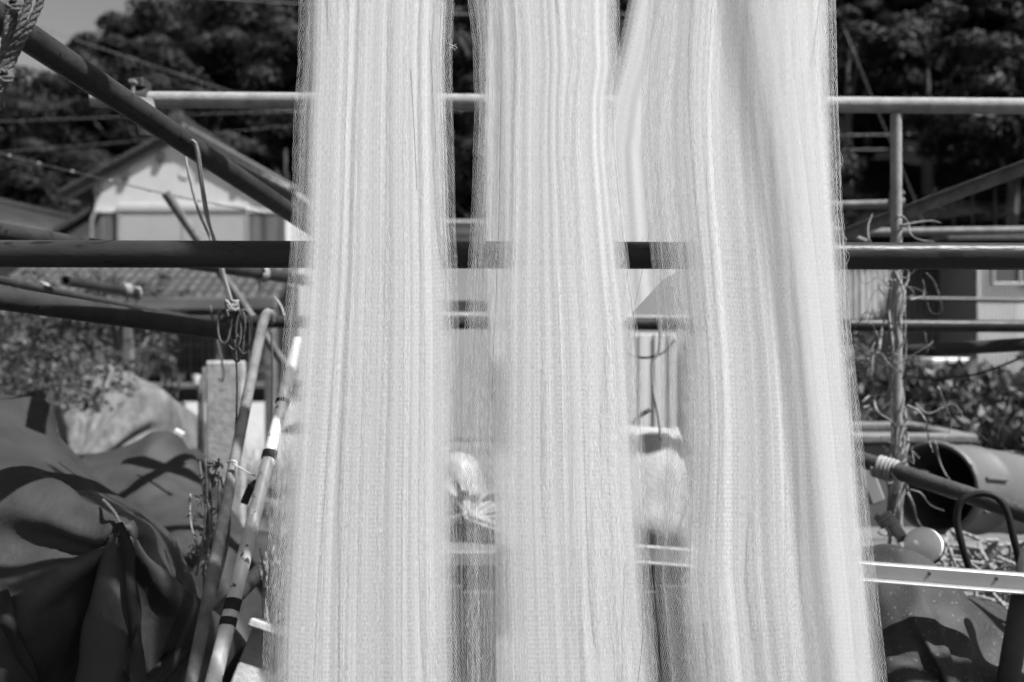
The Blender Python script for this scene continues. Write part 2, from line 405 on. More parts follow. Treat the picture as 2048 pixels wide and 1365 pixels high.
for a, b in ((pr, pl), (pr, pre)):            # verge boards under the tiles, then a row of verge tiles
    d = (b - a) / np.linalg.norm(b - a); n = np.array([-d[2], 0, d[0]]); n = n if n[2] > 0 else -n
    m2 = MB(); m2.bar(a - n * 0.20 + [0, 0.05, 0], b - n * 0.20 + [0, 0.05, 0], 0.05, 0.17, up=n, bev=0.008); m2.build('bargeboard', 'dark_wood', roof)
    L = np.linalg.norm(b - a); k = int(L / 0.26)
    tm = None
    for i in range(k):
        c0 = a + d * (i * L / k) ; c1 = a + d * ((i + 1.12) * L / k)
        m2 = MB(); m2.bar(c0 - n * 0.02 + [0, -0.02, 0], c1 + n * 0.02 + [0, -0.02, 0], 0.10, 0.09, up=n, bev=0.02); m2.build('verge_tile', 'tile', roof)
mb = MB()
for i in range(5):        # stacked courses of the ridge
    mb.obox(((pr[0]), (YF + HY + 9.8) / 2, pr[2] + 0.05 + i * 0.055), (0.16 - 0.012 * i, (HY + 9.8 - YF) / 2 - 0.02, 0.024), bev=0.01)
mb.tube([(pr[0], YF - 0.05, pr[2] + 0.36), (pr[0], HY + 9.8, pr[2] + 0.36)], 0.10, 10)
mb.build('ridge', 'tile', roof, True, 40)
mb = MB()     # ridge-end ornament: a disc on a flared base
mb.tube([(pr[0], YF - 0.14, pr[2] + 0.20), (pr[0], YF + 0.02, pr[2] + 0.20)], 0.19, 16)
mb.tube([(pr[0], YF - 0.17, pr[2] + 0.20), (pr[0], YF - 0.13, pr[2] + 0.20)], 0.10, 12)
mb.obox((pr[0], YF - 0.05, pr[2] + 0.0), (0.30, 0.06, 0.09), bev=0.03)
mb.build('ridge_end_tile', 'tile', roof, True, 40)
mb = MB()     # raised roll running down the right-hand slope
d = (pre - pr); mb.tube([pr + d * 0.04 + [0, 0.55, 0.16], pr + d * 0.5 + [0, 0.55, 0.16], pr + d * 0.97 + [0, 0.55, 0.15]], 0.10, 10)
mb.build('hip_roll', 'tile', roof, True, 40)
for u, v in ((322, 316), (252, 352), (196, 381), (410, 330), (478, 366), (560, 392)):
    mb = MB(); c = P(u, v, HY); mb.obox((c[0], HY - 0.05, c[2]), (0.085, 0.06, 0.13), bev=0.01); mb.build('purlin_end', 'dark_wood', house)
mb = MB(); c = P(371, 346, HY); a = np.linspace(0, 6.283, 25)
mb.tube([(c[0] + 0.14 * math.cos(t), HY - 0.015, c[2] + 0.14 * math.sin(t)) for t in a], 0.018, 6); mb.tube([(c[0], HY - 0.02, c[2]), (c[0], HY + 0.0, c[2])], 0.13, 18)
mb.build('round_vent', 'plaster', house, True, 40)
mb = MB(); mb.box((xc(238), HY - 0.15, zc(424)), (xc(498), HY + 0.0, zc(410)), bev=0.02); mb.build('shutter_hood', 'shutter', house)
for k, (u0, u1) in enumerate(((243, 367), (370, 494))):
    mb = MB(); z0, z1 = zc(520), zc(424); x0, x1 = xc(u0), xc(u1)
    sh = mb.box((x0, HY - 0.10, z0), (x1, HY - 0.05, z1), bev=0.01).build('shutter', 'shutter', house)
    m2 = MB()
    nz = 22
    for i in range(nz):
        z = z0 + (z1 - z0) * (i + 0.5) / nz; m2.obox(((x0 + x1) / 2, HY - 0.103, z), ((x1 - x0) / 2 - 0.03, 0.008, (z1 - z0) / nz * 0.36))
    m2.build('ribs', 'shutter', sh)
for x in (xc(241), xc(368.5), xc(496)):
    mb = MB(); mb.obox((x, HY - 0.07, (zc(520) + zc(424)) / 2), (0.028, 0.06, (zc(424) - zc(520)) / 2), bev=0.008); mb.build('shutter_post', 'alum', house)
for u0, u1, n in ((190, 240, 6), (498, 572, 8)):       # strips of weathered board cladding each side
    for i in range(n):
        x0, x1 = xc(u0 + (u1 - u0) * i / n), xc(u0 + (u1 - u0) * (i + 1) / n)
        mb = MB(); mb.obox(((x0 + x1) / 2, HY - 0.03 - 0.012 * (i % 2), (zc(520) + zc(426)) / 2), ((x1 - x0) / 2 - 0.012, 0.02, (zc(426) - zc(520)) / 2), bev=0.006)
        mb.build('cladding_board', 'old_wood', house)
    mb = MB(); mb.box((xc(u0), HY - 0.08, zc(427)), (xc(u1), HY - 0.0, zc(420)), bev=0.01); mb.build('cladding_cap', 'plaster', house)
mb = MB(); mb.tube(spline([P(203, 424, HY - 0.1), P(190, 428, HY - 0.15), P(184, 440, HY - 0.2), P(182, 462, HY - 0.2), P(182, 500, HY - 0.2)], 0.1), 0.06, 8)
mb.build('downpipe', 'galv_dull', house, True)

# lower wing with the visible pantiles, veranda below
wing = thing('house_wing', 'single-storey wing with grey pantile roof and dark latticed veranda in front of the white house', 'house', (-10, 20.5, 0))
WY = 20.4
e0, e1 = P(-40, 600, 19.6), P(556, 600, 19.6); t0, t1 = P(-40, 512, 21.95), P(556, 512, 21.95)
e1[2] = e0[2]; t1[2] = t0[2]; t0[0] = e0[0]; t1[0] = e1[0]
mb = MB(); roofm = np.array([e0, e1, t1, t0]); mb.add(list(roofm) + [p - [0, 0, 0.12] for p in roofm], [(0, 1, 2, 3), (7, 6, 5, 4), (0, 4, 5, 1), (1, 5, 6, 2), (2, 6, 7, 3), (3, 7, 4, 0)])
wroof = mb.build('roof', 'tile', wing)
ncol, nrow = 27, 7; ex = (e1 - e0) / ncol; sy = (t0 - e0) / nrow; nn = np.cross(ex, sy); nn /= np.linalg.norm(nn)
mb = MB(); K = 7        # one S-shaped pantile, shared by all
prof = [(q / (K - 1), 0.035 * math.sin(2 * math.pi * q / (K - 1)) + 0.045) for q in range(K)]
top = [ex * a * 1.03 + nn * h for a, h in prof]; bot = [p + sy * 1.08 - nn * 0.03 for p in top]
V = top + bot + [p - nn * 0.025 for p in top]
F = [(i, i + 1, K + i + 1, K + i) for i in range(K - 1)] + [(2 * K + i, 2 * K + i + 1, i + 1, i) for i in range(K - 1)]
mb.add(V, F); tl = mb.build('pantile', 'tile', None, True, 40); tme = tl.data; bpy.data.objects.remove(tl)
for r_ in range(nrow):
    for c_ in range(ncol):
        o = bpy.data.objects.new('pantile', tme); scene.collection.objects.link(o); o.parent = wroof
        o.location = Vector(e0 + ex * c_ + sy * r_ + nn * 0.01 + RNG.normal(size=3) * 0.004) - wing.location
mb = MB(); mb.tube([e0 + [0, -0.05, -0.13], e1 + [0, -0.05, -0.13]], 0.06, 8); mb.build('gutter', 'galv_dull', wing, True)
mb = MB(); mb.box((e0[0], 21.6, 0), (e1[0] - 0.1, 21.9, e0[2] + 0.5)); mb.build('back_wall', 'dark_interior', wing)  # near-black wall colour stands in for the unlit interior
for u in (330, 440, 548):
    mb = MB(); x = xc(u, 19.9); mb.box((x - 0.07, 19.83, 0), (x + 0.07, 19.97, e0[2] - 0.13), bev=0.01); mb.build('veranda_post', 'beam_wood', wing)
mb = MB(); mb.box((xc(200, 20), 19.6, zc(775, 20)), (xc(548, 20), 20.4, zc(766, 20)), bev=0.01); mb.build('veranda_ledge', 'beam_wood', wing)
mb = MB(); mb.box((xc(200, 20), 20.1, 0), (xc(548, 20), 20.2, zc(776, 20))); mb.build('skirting_panel', 'dark_wood', wing)
for i in range(17):
    x = xc(345 + i * 12, 20.6); mb = MB(); mb.box((x - 0.012, 20.58, zc(766, 20.6)), (x + 0.012, 20.62, zc(672, 20.6))); mb.build('lattice_bar', 'old_wood', wing)
for v in (690, 715, 741):
    mb = MB(); mb.box((xc(343, 20.56), 20.54, zc(v, 20.56) - 0.015), (xc(548, 20.56), 20.578, zc(v, 20.56) + 0.015)); mb.build('lattice_rail', 'old_wood', wing)
mb = MB(); mb.box((xc(250, 20.5), 20.45, zc(752, 20.5)), (xc(326, 20.5), 20.5, zc(704, 20.5)), bev=0.01); mb.build('screen_panel', 'corr', wing)
mb = MB(); mb.box((xc(250, 20.5), 20.40, zc(702, 20.5)), (xc(328, 20.5), 20.46, zc(697, 20.5))); mb.build('screen_rail', 'alum', wing)
mb = MB(); c = P(393, 766, 19.8); c[2] = zc(766, 20) + 0.0
prof = [(0.0, 0.07), (0.10, 0.085), (0.16, 0.10), (0.21, 0.10)]
mb.tube([(c[0], 19.8, c[2] + h) for h, _ in prof], [q for _, q in prof], 14, bore=0.85, deep=0.3)
one(mb, 'flowerpot', 'white_plastic', 'small white pot standing on the veranda ledge', 'pot', True, auto=40)

# neighbouring roofs at the picture edge
nb = thing('neighbour_house', 'low neighbouring house with a dark tiled roof sloping down at the far left', 'house', (-17, 27, 0))
r0, r1 = np.array([-18.0, 23.0, 6.15]), np.array([-16.9, 31.0, 6.15])
q0, q1 = r0 + [4.3, 0, -1.9], r1 + [4.3, 0, -1.9]; g0, g1 = r0 - [4.3, 0, 1.9], r1 - [4.3, 0, 1.9]
mb = MB(); mb.add([g0, r0, q0, q1, r1, g1] + [p - np.array([0, 0, 0.15]) for p in (g0, r0, q0, q1, r1, g1)],
                  [(0, 1, 4, 5), (1, 2, 3, 4), (11, 10, 7, 6), (10, 9, 8, 7), (0, 6, 7, 1), (1, 7, 8, 2), (2, 8, 9, 3), (5, 4, 10, 11), (4, 3, 9, 10), (0, 5, 11, 6)])
nroof = mb.build('roof', 'tile', nb)
ax = (r1 - r0) / 22
for i in range(23):
    m2 = MB(); a = r0 + ax * i; m2.tube([a + [0, 0, 0.03], q0 + ax * i + [0, 0, 0.03]], 0.045, 6); m2.build('tile_roll', 'tile', nroof, True)
mb = MB(); mb.tube([r0 + [0, -0.1, 0.08], r1 + [0, 0, 0.08]], 0.13, 10); mb.build('ridge', 'tile', nroof, True)
mb = MB(); mb.box((-21.4, 23.8, 0), (-14.3, 30.4, 4.1)); mb.build('wall', 'corr_light', nb)
an = thing('lean_to', 'small gabled lean-to with pale wall beside the white house', 'shed', (xc(160, 24), 24, 0))
a, b, c = P(100, 460, 23.6), P(186, 408, 23.6), P(272, 460, 23.6)
mb = MB(); roof_slope(mb, b, a, 0.14, 28.5); roof_slope(mb, b, c, 0.14, 28.5); mb.build('roof', 'tile', an)
mb = MB(); mb.add([(a[0] + 0.3, 24.0, 0), (c[0] - 0.2, 24.0, 0), (c[0] - 0.2, 24.0, a[2] - 0.05), (b[0], 24.0, b[2] - 0.25), (a[0] + 0.3, 24.0, a[2] - 0.05), (a[0] + .3, 28, 0), (a[0] + .3, 28, a[2] - .05)], [(0, 1, 2, 3, 4), (0, 4, 6, 5)]); mb.build('wall', 'plaster', an)

# ---------------------------------------------------------------- buildings on the right and in the gaps
def corrugated(mbx, x0, x1, y, z0, z1, pitch, amp):
    n = int((x1 - x0) / pitch * 6); xs = np.linspace(x0, x1, n); ys = y + amp * np.sin(xs / pitch * 2 * np.pi)
    V = [(x, yy, z0) for x, yy in zip(xs, ys)] + [(x, yy, z1) for x, yy in zip(xs, ys)] + [(x, yy + 0.03, z0) for x, yy in zip(xs, ys)] + [(x, yy + 0.03, z1) for x, yy in zip(xs, ys)]
    F = [(i, i + 1, n + i + 1, n + i) for i in range(n - 1)] + [(2 * n + i + 1, 2 * n + i, 3 * n + i, 3 * n + i + 1) for i in range(n - 1)] + [(n + i, n + i + 1, 3 * n + i + 1, 3 * n + i) for i in range(n - 1)]
    mbx.add(V, F)
SY = 10.0
shed = thing('corrugated_shed', 'grey corrugated metal shed wall behind the dry vines and the upright post', 'shed', (5, SY, 0))
mb = MB(); corrugated(mb, xc(1560, SY), xc(1908, SY), SY, 0, zc(492, SY), 0.076, 0.012); mb.build('corrugated_sheet', 'corr', shed, True)
mb = MB(); mb.box((xc(1903, SY), SY - 0.05, 0), (xc(1911, SY), SY + 0.0, zc(492, SY)), bev=0.005); mb.build('corner_post', 'galv_dull', shed)
mb = MB(); mb.box((xc(1558, SY), SY + 0.06, 0), (xc(1900, SY), SY + 4, zc(500, SY))); mb.build('body', 'dark_wood', shed)
mb = MB(); q = [(xc(1540, SY), SY - 0.07, zc(500, SY)), (xc(1990, SY), SY - 0.07, zc(490, SY)), (xc(1990, SY), SY + 4.5, zc(490, SY) + 0.1), (xc(1540, SY), SY + 4.5, zc(500, SY) + 0.1)]
mb.add(q + [(x, y, z - 0.07) for x, y, z in q], [(0, 1, 2, 3), (7, 6, 5, 4), (0, 4, 5, 1), (1, 5, 6, 2), (2, 6, 7, 3), (3, 7, 4, 0)]); mb.build('roof', 'dark_wood', shed)
mb = MB(); mb.box((xc(1926, SY), SY + 0.3, 0), (xc(1950, SY), SY + 0.5, zc(500, SY))); mb.build('inner_post', 'corr', shed)
BY = 9.2
hut = thing('siding_hut', 'pale grey hut with fine vertical siding and a white-framed window at the right edge', 'hut', (6, BY, 0))
mb = MB(); corrugated(mb, xc(1955, BY), xc(2330, BY), BY, 0, zc(488, BY), 0.042, 0.005); mb.build('siding', 'corr_light', hut, True)
mb = MB(); mb.box((xc(1953, BY), BY + 0.032, 0), (xc(2330, BY), BY + 3, zc(490, BY))); mb.build('body', 'corr_light', hut)
mb = MB(); mb.box((xc(1890, BY), BY - 0.06, zc(482, BY)), (xc(2360, BY), BY + 3.2, zc(472, BY)), bev=0.02); mb.build('roof', 'dark_wood', hut)
win = MB().box((xc(1985, BY), BY - 0.03, zc(566, BY)), (xc(2140, BY), BY - 0.012, zc(508, BY))).build('window', 'glass', hut)
for a, b in (((1979, 572), (2150, 566)), ((1979, 508), (2150, 502)), ((1979, 566), (1985, 508)), ((2032, 566), (2038, 508)), ((2144, 566), (2150, 508))):
    MB().box((xc(a[0], BY), BY - 0.06, zc(a[1], BY)), (xc(b[0], BY), BY - 0.01, zc(b[1], BY)), bev=0.004).build('frame', 'alum', win)
# block of pale walled building glimpsed in the gaps between the nets
gb = thing('pale_store', 'pale walled store with a flat tiled eave glimpsed between the hanging nets', 'store', (-0.3, 13, 0))
GY = 12.0
mb = MB(); mb.box((xc(780, GY), GY, 0), (xc(1500, GY), GY + 4, zc(440, GY)), bev=0.02); mb.build('wall', 'store_wall', gb)
mb = MB(); q = [(xc(740, GY), GY - 0.08, zc(447, GY)), (xc(1540, GY), GY - 0.08, zc(447, GY)), (xc(1540, GY), GY + 4.6, zc(405, GY)), (xc(740, GY), GY + 4.6, zc(405, GY))]
mb.add(q + [(x, y, z - 0.1) for x, y, z in q], [(0, 1, 2, 3), (7, 6, 5, 4), (0, 4, 5, 1), (1, 5, 6, 2), (2, 6, 7, 3), (3, 7, 4, 0)]); mb.build('roof', 'tile', gb)
for i in range(9):
    x = xc(840 + i * 72, GY); mb = MB(); mb.box((x, GY - 0.03, zc(600, GY)), (x + 0.30, GY - 0.004, 0.0), bev=0.005); mb.build('wall_panel', 'corr_light', gb)
mb = MB(); mb.box((xc(885, GY), GY - 0.09, zc(470, GY)), (xc(975, GY), GY - 0.01, zc(458, GY))); mb.build('fascia', 'corr', gb)

# ---------------------------------------------------------------- fence on the terrace, wires
FY = 19.0
fence = thing('wire_fence', 'thin wire fence with slim posts on the terrace at the foot of the dark hillside', 'fence', (xc(1900, FY), FY, float(hill_z(xc(1900, FY), FY))))
for u in (1868, 1907, 1945, 1990, 2016, 2060):
    x = xc(u, FY); mb = MB(); mb.tube([(x, FY, float(hill_z(x, FY)) - 0.2), (x, FY, zc(380, FY))], 0.022, 6); mb.build('post', 'rust_pipe', fence)
for v in (380, 392, 404, 418):
    mb = MB(); mb.tube([(xc(1860, FY), FY - 0.04, zc(v, FY)), (xc(2100, FY), FY - 0.04, zc(v, FY))], 0.006, 4); mb.build('wire', 'rust_pipe', fence)
def wire(pts, r, label, m='wire', name='overhead_wire'):
    return one(MB().tube(spline(pts, 1.0), r, 5), name, m, label, 'wire', True)
wire([P(-120, -20, 30), P(60, 48, 30), P(330, 140, 30), P(700, 262, 30)], 0.018, 'thin overhead wire crossing the patch of sky at the top corner')
wire([P(-100, 247, 27), P(280, 233, 27), P(620, 222, 27), P(1000, 216, 27)], 0.014, 'upper faint wire level across the wooded hill beside the pipe clamp')
wire([P(-100, 313, 26), P(300, 280, 26), P(620, 248, 26), P(1000, 215, 26)], 0.012, 'lower faint wire slanting across the hill above the gable roof')
wire([P(1500, 28, 26), P(900, 28, 26), P(600, 8, 26), P(300, -12, 26)], 0.022, 'bright thin cable high up between the two hanging nets', 'galv')
wire([P(1560, 272, 20), P(1780, 270, 20), P(2200, 262, 20)], 0.016, 'upper of two level wires behind the upright post')
wire([P(1560, 302, 20), P(1780, 299, 20), P(2200, 292, 20)], 0.014, 'lower of two level wires behind the upright post')
wire([P(1690, 60, 14), P(1750, 210, 14), P(1830, 400, 14), P(1850, 460, 14)], 0.008, 'thin stay wire slanting down across the dark hillside')
line = thing('knotted_line', 'thin knotted cord sloping down in front of the white gable to the pipe end', 'cord', P(-60, 292, 5))
lp = spline([P(-60, 292, 5), P(100, 333, 4.6), P(330, 388, 4.2), P(440, 410, 4.2), P(640, 450, 4.2)], 0.05)
MB().tube(lp, 0.0035, 5).build('strand', 'rope_dark', line, True)
for i in range(3, len(lp) - 2, 6):
    MB().tube([lp[i] - [0.012, 0, -0.004], lp[i], lp[i] + [0.012, 0, -0.004]], [0.003, 0.011, 0.003], 6).build('knot', 'rope_pale', line, True)

# ---------------------------------------------------------------- scaffold pipes
D = 0.0243
def pipe(a, b, r, m, label, name='scaffold_pipe', bore=0.0, sag=0.0, seg=24, ext=(0, 0)):
    a, b = np.asarray(a), np.asarray(b); d_ = (b - a) / np.linalg.norm(b - a); a, b = a - d_ * ext[0], b + d_ * ext[1]; t = np.linspace(0, 1, 9)[:, None]
    pts = a * (1 - t) + b * t; pts[:, 2] -= sag * 4 * (t * (1 - t))[:, 0]
    return one(MB().tube(pts, r, seg, bore=bore), name, m, label, 'pipe', True, auto=40)
pipe(P(-300, 507, 1.41), P(2350, 514, 1.42), D, 'dark_pipe', 'dark painted horizontal pipe running across behind the hanging nets at eye level', ext=(2.2, 1.2))
pipe(P(186, 199, 2.42), P(2350, 215, 2.50), D, 'galv', 'pale galvanised horizontal pipe high behind the nets', bore=0.88, ext=(0, 1.5))
pipe(P(368, 643, 3.10), P(2350, 655, 3.15), D, 'dark_pipe', 'dark glossy level pipe below the eye-level one, farther behind the nets', bore=0.88, ext=(0, 1.5))
pipe(P(-90, -22, 1.18), P(640, 465, 2.32), D, 'dark_pipe', 'thick dark pipe slanting down across the white gable from the top corner', ext=(0.7, 0.3))
pipe(P(-160, 440, 1.75), P(640, 566, 3.6), D, 'dark_pipe', 'dark sloping pipe that passes just behind the eye-level pipe', ext=(1.6, 0.6))
pipe(P(-160, 572, 1.45), P(500, 672, 2.30), D, 'dark_pipe', 'thick dark pipe slanting from the left edge to the rope coil', ext=(1.2, 0))
pipe(P(-80, 545, 2.2), P(420, 645, 3.9), 0.0135, 'rust_pipe', 'thin dark pipe just above the thick slanting one with a cord wrap', ext=(1.2, 0))
pipe(P(131, 562, 3.5), P(272, 585, 4.1), 0.024, 'dark_pipe', 'short dark pipe with its open end pointing out beside the shrub', bore=0.68)
pipe(P(331, 386, 3.6), P(600, 775, 4.1), 0.0215, 'galv_dull', 'worn grey pipe with open top end leaning in front of the shutters', bore=0.68)
pipe(P(270, 1400, 1.72), P(620, 1040, 2.45), 0.021, 'dark_pipe', 'dark pipe slanting up from the bottom edge beside the tarpaulin')
# grey pole with a bent hook at its top
one(MB().tube(spline([P(376, 1400, 1.55), P(412, 1220, 1.66), P(468, 930, 1.90), P(516, 690, 2.1), P(528, 640, 2.14), P(536, 626, 2.15), P(541, 632, 2.16), P(540, 648, 2.17)], 0.04), 0.0135, 14), 'bent_pole', 'galv_dull', 'slim grey leaning pole bent over at its top beside the white pole', 'pole', True)
wp = thing('white_pole', 'chipped white painted pole with dark tape bands leaning beside the net', 'pole', P(420, 1400, 1.5))
a, b = P(418, 1400, 1.50), P(596, 680, 2.02); t = lambda k: a + (b - a) * k
MB().tube([t(k) for k in np.linspace(0, 1, 12)], np.linspace(0.0158, 0.0138, 12), 18).build('shaft', 'white_pole', wp, True, 40)
for k0, k1 in ((0.16, 0.178), (0.195, 0.222), (0.60, 0.622), (0.775, 0.785)):
    MB().tube([t(k0), t((k0 + k1) / 2), t(k1)], 0.0168, 18).build('tape_band', 'tape', wp, True, 40)
# right-hand frame
pipe(P(1792, 228, 2.48), P(1794, 1062, 2.48), 0.0165, 'galv', 'upright pale post below the galvanised pipe, wrapped in dry vines', 'upright_post')
pipe(P(1640, 412, 3.5), P(1800, 408, 3.45), 0.019, 'galv_dull', 'short level pipe between the net and the upright post above the brace')
pipe(P(1690, 466, 4.3), P(2350, 458, 4.2), 0.023, 'galv_dull', 'level grey pipe above the eye-level one at the right behind the vines', ext=(0, 1.0))
pipe(P(1640, 446, 3.4), P(1740, 486, 3.3), 0.009, 'galv', 'thin pale rod slanting down out of the net edge')
pipe(P(1820, 598, 4.6), P(2350, 606, 4.6), 0.0135, 'rust_pipe', 'thin level rusty pipe in front of the hut siding', ext=(0, 1.0))
pipe(P(1778, 705, 2.9), P(2350, 672, 2.5), 0.023, 'dark_pipe', 'dark pipe with blunt end behind the vines below the glossy level pipe', ext=(0, 1.2))
pipe(P(1640, 892, 2.5), P(2350, 1128, 1.75), 0.0235, 'rust_pipe', 'dark slanting pipe in front of the big barrel', ext=(0, 0.5))
br = thing('angle_iron_brace', 'ribbed angle-iron brace slanting up to the right edge', 'brace', P(1690, 470, 3.2))
a, b = P(1660, 482, 3.25), P(2250, 262, 2.55)
MB().bar(a, b, 0.006, 0.046, bev=0.001).build('web', 'galv_dull', br)
MB().bar(a + [0, -0.018, 0.023], b + [0, -0.018, 0.023], 0.036, 0.005, bev=0.001).build('flange', 'galv_dull', br)
for k in np.linspace(0.05, 0.95, 26):
    c = a + (b - a) * k; MB().obox(c + [0, -0.004, -0.004], (0.003, 0.004, 0.014), bev=0.001).build('rib', 'galv_dull', br)
ch = thing('metal_channel', 'pale perforated metal channel lying level over the tarpaulin and rope heap', 'channel', P(1600, 1130, 1.8))
a, b = P(1270, 1104, 1.95), P(2400, 1190, 1.70)
MB().bar(a, b, 0.022, 0.034, bev=0.002).build('web', 'alum', ch)
MB().bar(a + [0, -0.02, -0.019], b + [0, -0.02, -0.019], 0.024, 0.005, bev=0.001).build('lip', 'alum', ch)
for k in (0.43, 0.55, 0.665, 0.78, 0.9):
    c = a + (b - a) * k + [0, -0.0115, 0.004]; MB().tube([c, c + [0, -0.0015, 0]], 0.004, 10).build('bolt_hole_disc', 'hole', ch)  # near-black discs on the face stand in for the dark inside holes
# bamboo pole and dark plank seen through the gaps
one(MB().tube([P(u, 632 + (u - 880) * 0.012, 3.5) for u in range(840, 1420, 40)], [0.013 + 0.002 * (k % 3 == 0) for k in range(15)], 10), 'bamboo_pole', 'rope_pale', 'pale bamboo pole lying level just above the dark glossy pipe between the nets', 'pole', True)
one(MB().bar(P(850, 612, 4.0), P(975, 612, 4.0), 0.04, 0.055, bev=0.004), 'plank', 'dark_wood', 'dark square-edged plank behind the gap between the first two nets', 'plank')
one(MB().bar(P(150, 609, 8.2), P(552, 607, 8.4), 0.11, 0.125, bev=0.008), 'timber_beam', 'beam_wood', 'weathered grey timber beam level below the pantile roof', 'beam')
for u, lab in ((258, 'short timber post under the beam next to the shrub'), (540, 'pale timber post under the beam end beside the net')):
    one(MB().box((xc(u - 8, 8.3), 8.25, 0), (xc(u + 8, 8.3), 8.35, zc(621, 8.3)), bev=0.006), 'timber_post', 'beam_wood', lab, 'post')

# couplers holding the pipes together
def clamp(c, axis, label, r=0.033, w=0.05):
    c = np.asarray(c); d = np.asarray(axis, float); d /= np.linalg.norm(d)
    th = thing('pipe_clamp', label, 'clamp', c)
    MB().tube([c - d * w / 2, c, c + d * w / 2], r, 14).build('collar', 'rust_pipe', th, True, 40)
    up = np.array([0, 0, 1.0]); MB().obox(c + up * (r + 0.012), (0.018, 0.03, 0.014), bev=0.003).build('hinge_plate', 'rust_pipe', th)
    MB().tube([c + [0.0, -r - 0.022, -0.01], c + [0.0, -r - 0.022, 0.035]], 0.006, 8).build('bolt', 'galv_dull', th, True, 40)
    m2 = MB(); m2.obox(c + [0.0, -r - 0.022, 0.036], (0.010, 0.010, 0.006), bev=0.002); m2.build('nut', 'galv_dull', th)
    return th
cl = clamp(P(283, 200, 2.42), (1, 0, 0), 'rusty pipe clamp joining the galvanised pipe to the slanting dark pipe')
MB().bar(P(288, 205, 2.38), P(300, 262, 1.95), 0.05, 0.03, bev=0.004).build('link_plate', 'galv_dull', cl)
MB().tube(spline([P(266, 214, 2.36), P(276, 200, 2.33), P(292, 204, 2.33), P(304, 212, 2.36), P(282, 214, 2.33), P(268, 216, 2.36)], 0.01), 0.003, 6).build('wire_tie', 'cord_dark', cl, True)
clamp(P(1792, 408, 3.45), (1, 0, 0), 'rusty clamp where the short level pipe meets the brace', 0.03)

# the overhead pipe the nets hang from (just above the picture)
pipe((-2.4, 1.29, 2.475), (2.4, 1.29, 2.475), D, 'dark_pipe', 'dark pipe overhead from which the three white nets hang', 'hanging_pipe')

# ---------------------------------------------------------------- the hanging nets
def body_mat(name, c, lo, hi):
    """the close-packed middle of a net: thousands of threads, more open towards the edges (UV x = 0 and 1)"""
    m = bpy.data.materials.new(name); m.use_nodes = True; n = m.node_tree.nodes; l = m.node_tree.links; n.clear()
    out = n.new('ShaderNodeOutputMaterial'); uv = n.new('ShaderNodeUVMap'); sp = n.new('ShaderNodeSeparateXYZ'); l.new(uv.outputs[0], sp.inputs[0])
    def noise(sx, sy, det):
        mp = n.new('ShaderNodeMapping'); mp.inputs['Scale'].default_value = (sx, sy, 1); l.new(uv.outputs[0], mp.inputs[0])
        t = n.new('ShaderNodeTexNoise'); t.inputs['Scale'].default_value = 1; t.inputs['Detail'].default_value = det; l.new(mp.outputs[0], t.inputs['Vector']); return t.outputs[0]
    def mth(op, a, b=None, clamp=False):
        q = n.new('ShaderNodeMath'); q.operation = op; q.use_clamp = clamp
        for i, x in enumerate((a, b)):
            if x is None: continue
            if isinstance(x, (int, float)): q.inputs[i].default_value = x
            else: l.new(x, q.inputs[i])
        return q.outputs[0]
    def rng(x, a, b, c0, d):
        q = n.new('ShaderNodeMapRange'); q.inputs[1].default_value = a; q.inputs[2].default_value = b; q.inputs[3].default_value = c0; q.inputs[4].default_value = d; l.new(x, q.inputs[0]); return q.outputs[0]
    streak = noise(70, 2.2, 3); fine = noise(260, 190, 2); broad = noise(9, 0.9, 2)
    att = n.new('ShaderNodeAttribute'); att.attribute_name = 'open'
    a = mth('ADD', mth('MULTIPLY', streak, 0.6), mth('MULTIPLY', fine, 0.7))
    a = mth('ADD', a, mth('MULTIPLY', broad, 0.5))                       # about 1.05 in the mean
    alpha = mth('SUBTRACT', mth('ADD', mth('MULTIPLY', mth('SUBTRACT', a, 0.9), 0.9), hi), att.outputs['Fac'], True)
    # rows of meshes: faint level rows of knots, coming and going across the net
    rows = mth('MULTIPLY', mth('SINE', mth('ADD', mth('MULTIPLY', sp.outputs[1], 6.2832 * 222), mth('MULTIPLY', broad, 9.0))), mth('MULTIPLY', rng(noise(30, 5, 2), 0.42, 0.62, 0.0, 1.0), rng(sp.outputs[1], 0.35, 0.6, 0.25, 1.0)))
    tone = mth('ADD', mth('MULTIPLY', rows, 0.05), mth('ADD', rng(fine, 0.3, 0.7, c * 0.86, c), mth('MULTIPLY', mth('SUBTRACT', streak, 0.5), 0.10)))
    cc = n.new('ShaderNodeCombineColor')
    for k in range(3): l.new(tone, cc.inputs[k])
    df = n.new('ShaderNodeBsdfDiffuse'); l.new(cc.outputs[0], df.inputs[0]); tl = n.new('ShaderNodeBsdfTranslucent'); l.new(cc.outputs[0], tl.inputs[0])
    m1 = n.new('ShaderNodeMixShader'); m1.inputs[0].default_value = 0.34; l.new(df.outputs[0], m1.inputs[1]); l.new(tl.outputs[0], m1.inputs[2])
    tp = n.new('ShaderNodeBsdfTransparent'); m2 = n.new('ShaderNodeMixShader'); l.new(alpha, m2.inputs[0]); l.new(tp.outputs[0], m2.inputs[1]); l.new(m1.outputs[0], m2.inputs[2])
    l.new(m2.outputs[0], out.inputs[0]); return m
M['net_body'] = body_mat('net_body', 0.76, 0.6, 0.97)

def raw_mesh(name, V, F, m):
    me = bpy.data.meshes.new(name); n = len(F)
    me.vertices.add(len(V)); me.vertices.foreach_set('co', np.asarray(V, np.float32).ravel())
    me.loops.add(n * 4); me.loops.foreach_set('vertex_index', np.asarray(F, np.int32).ravel())
    me.polygons.add(n); me.polygons.foreach_set('loop_start', np.arange(n, dtype=np.int32) * 4)
    try: me.polygons.foreach_set('loop_total', np.full(n, 4, np.int32))
    except Exception: pass
    me.update(calc_edges=True); me.materials.append(M[m]); return me

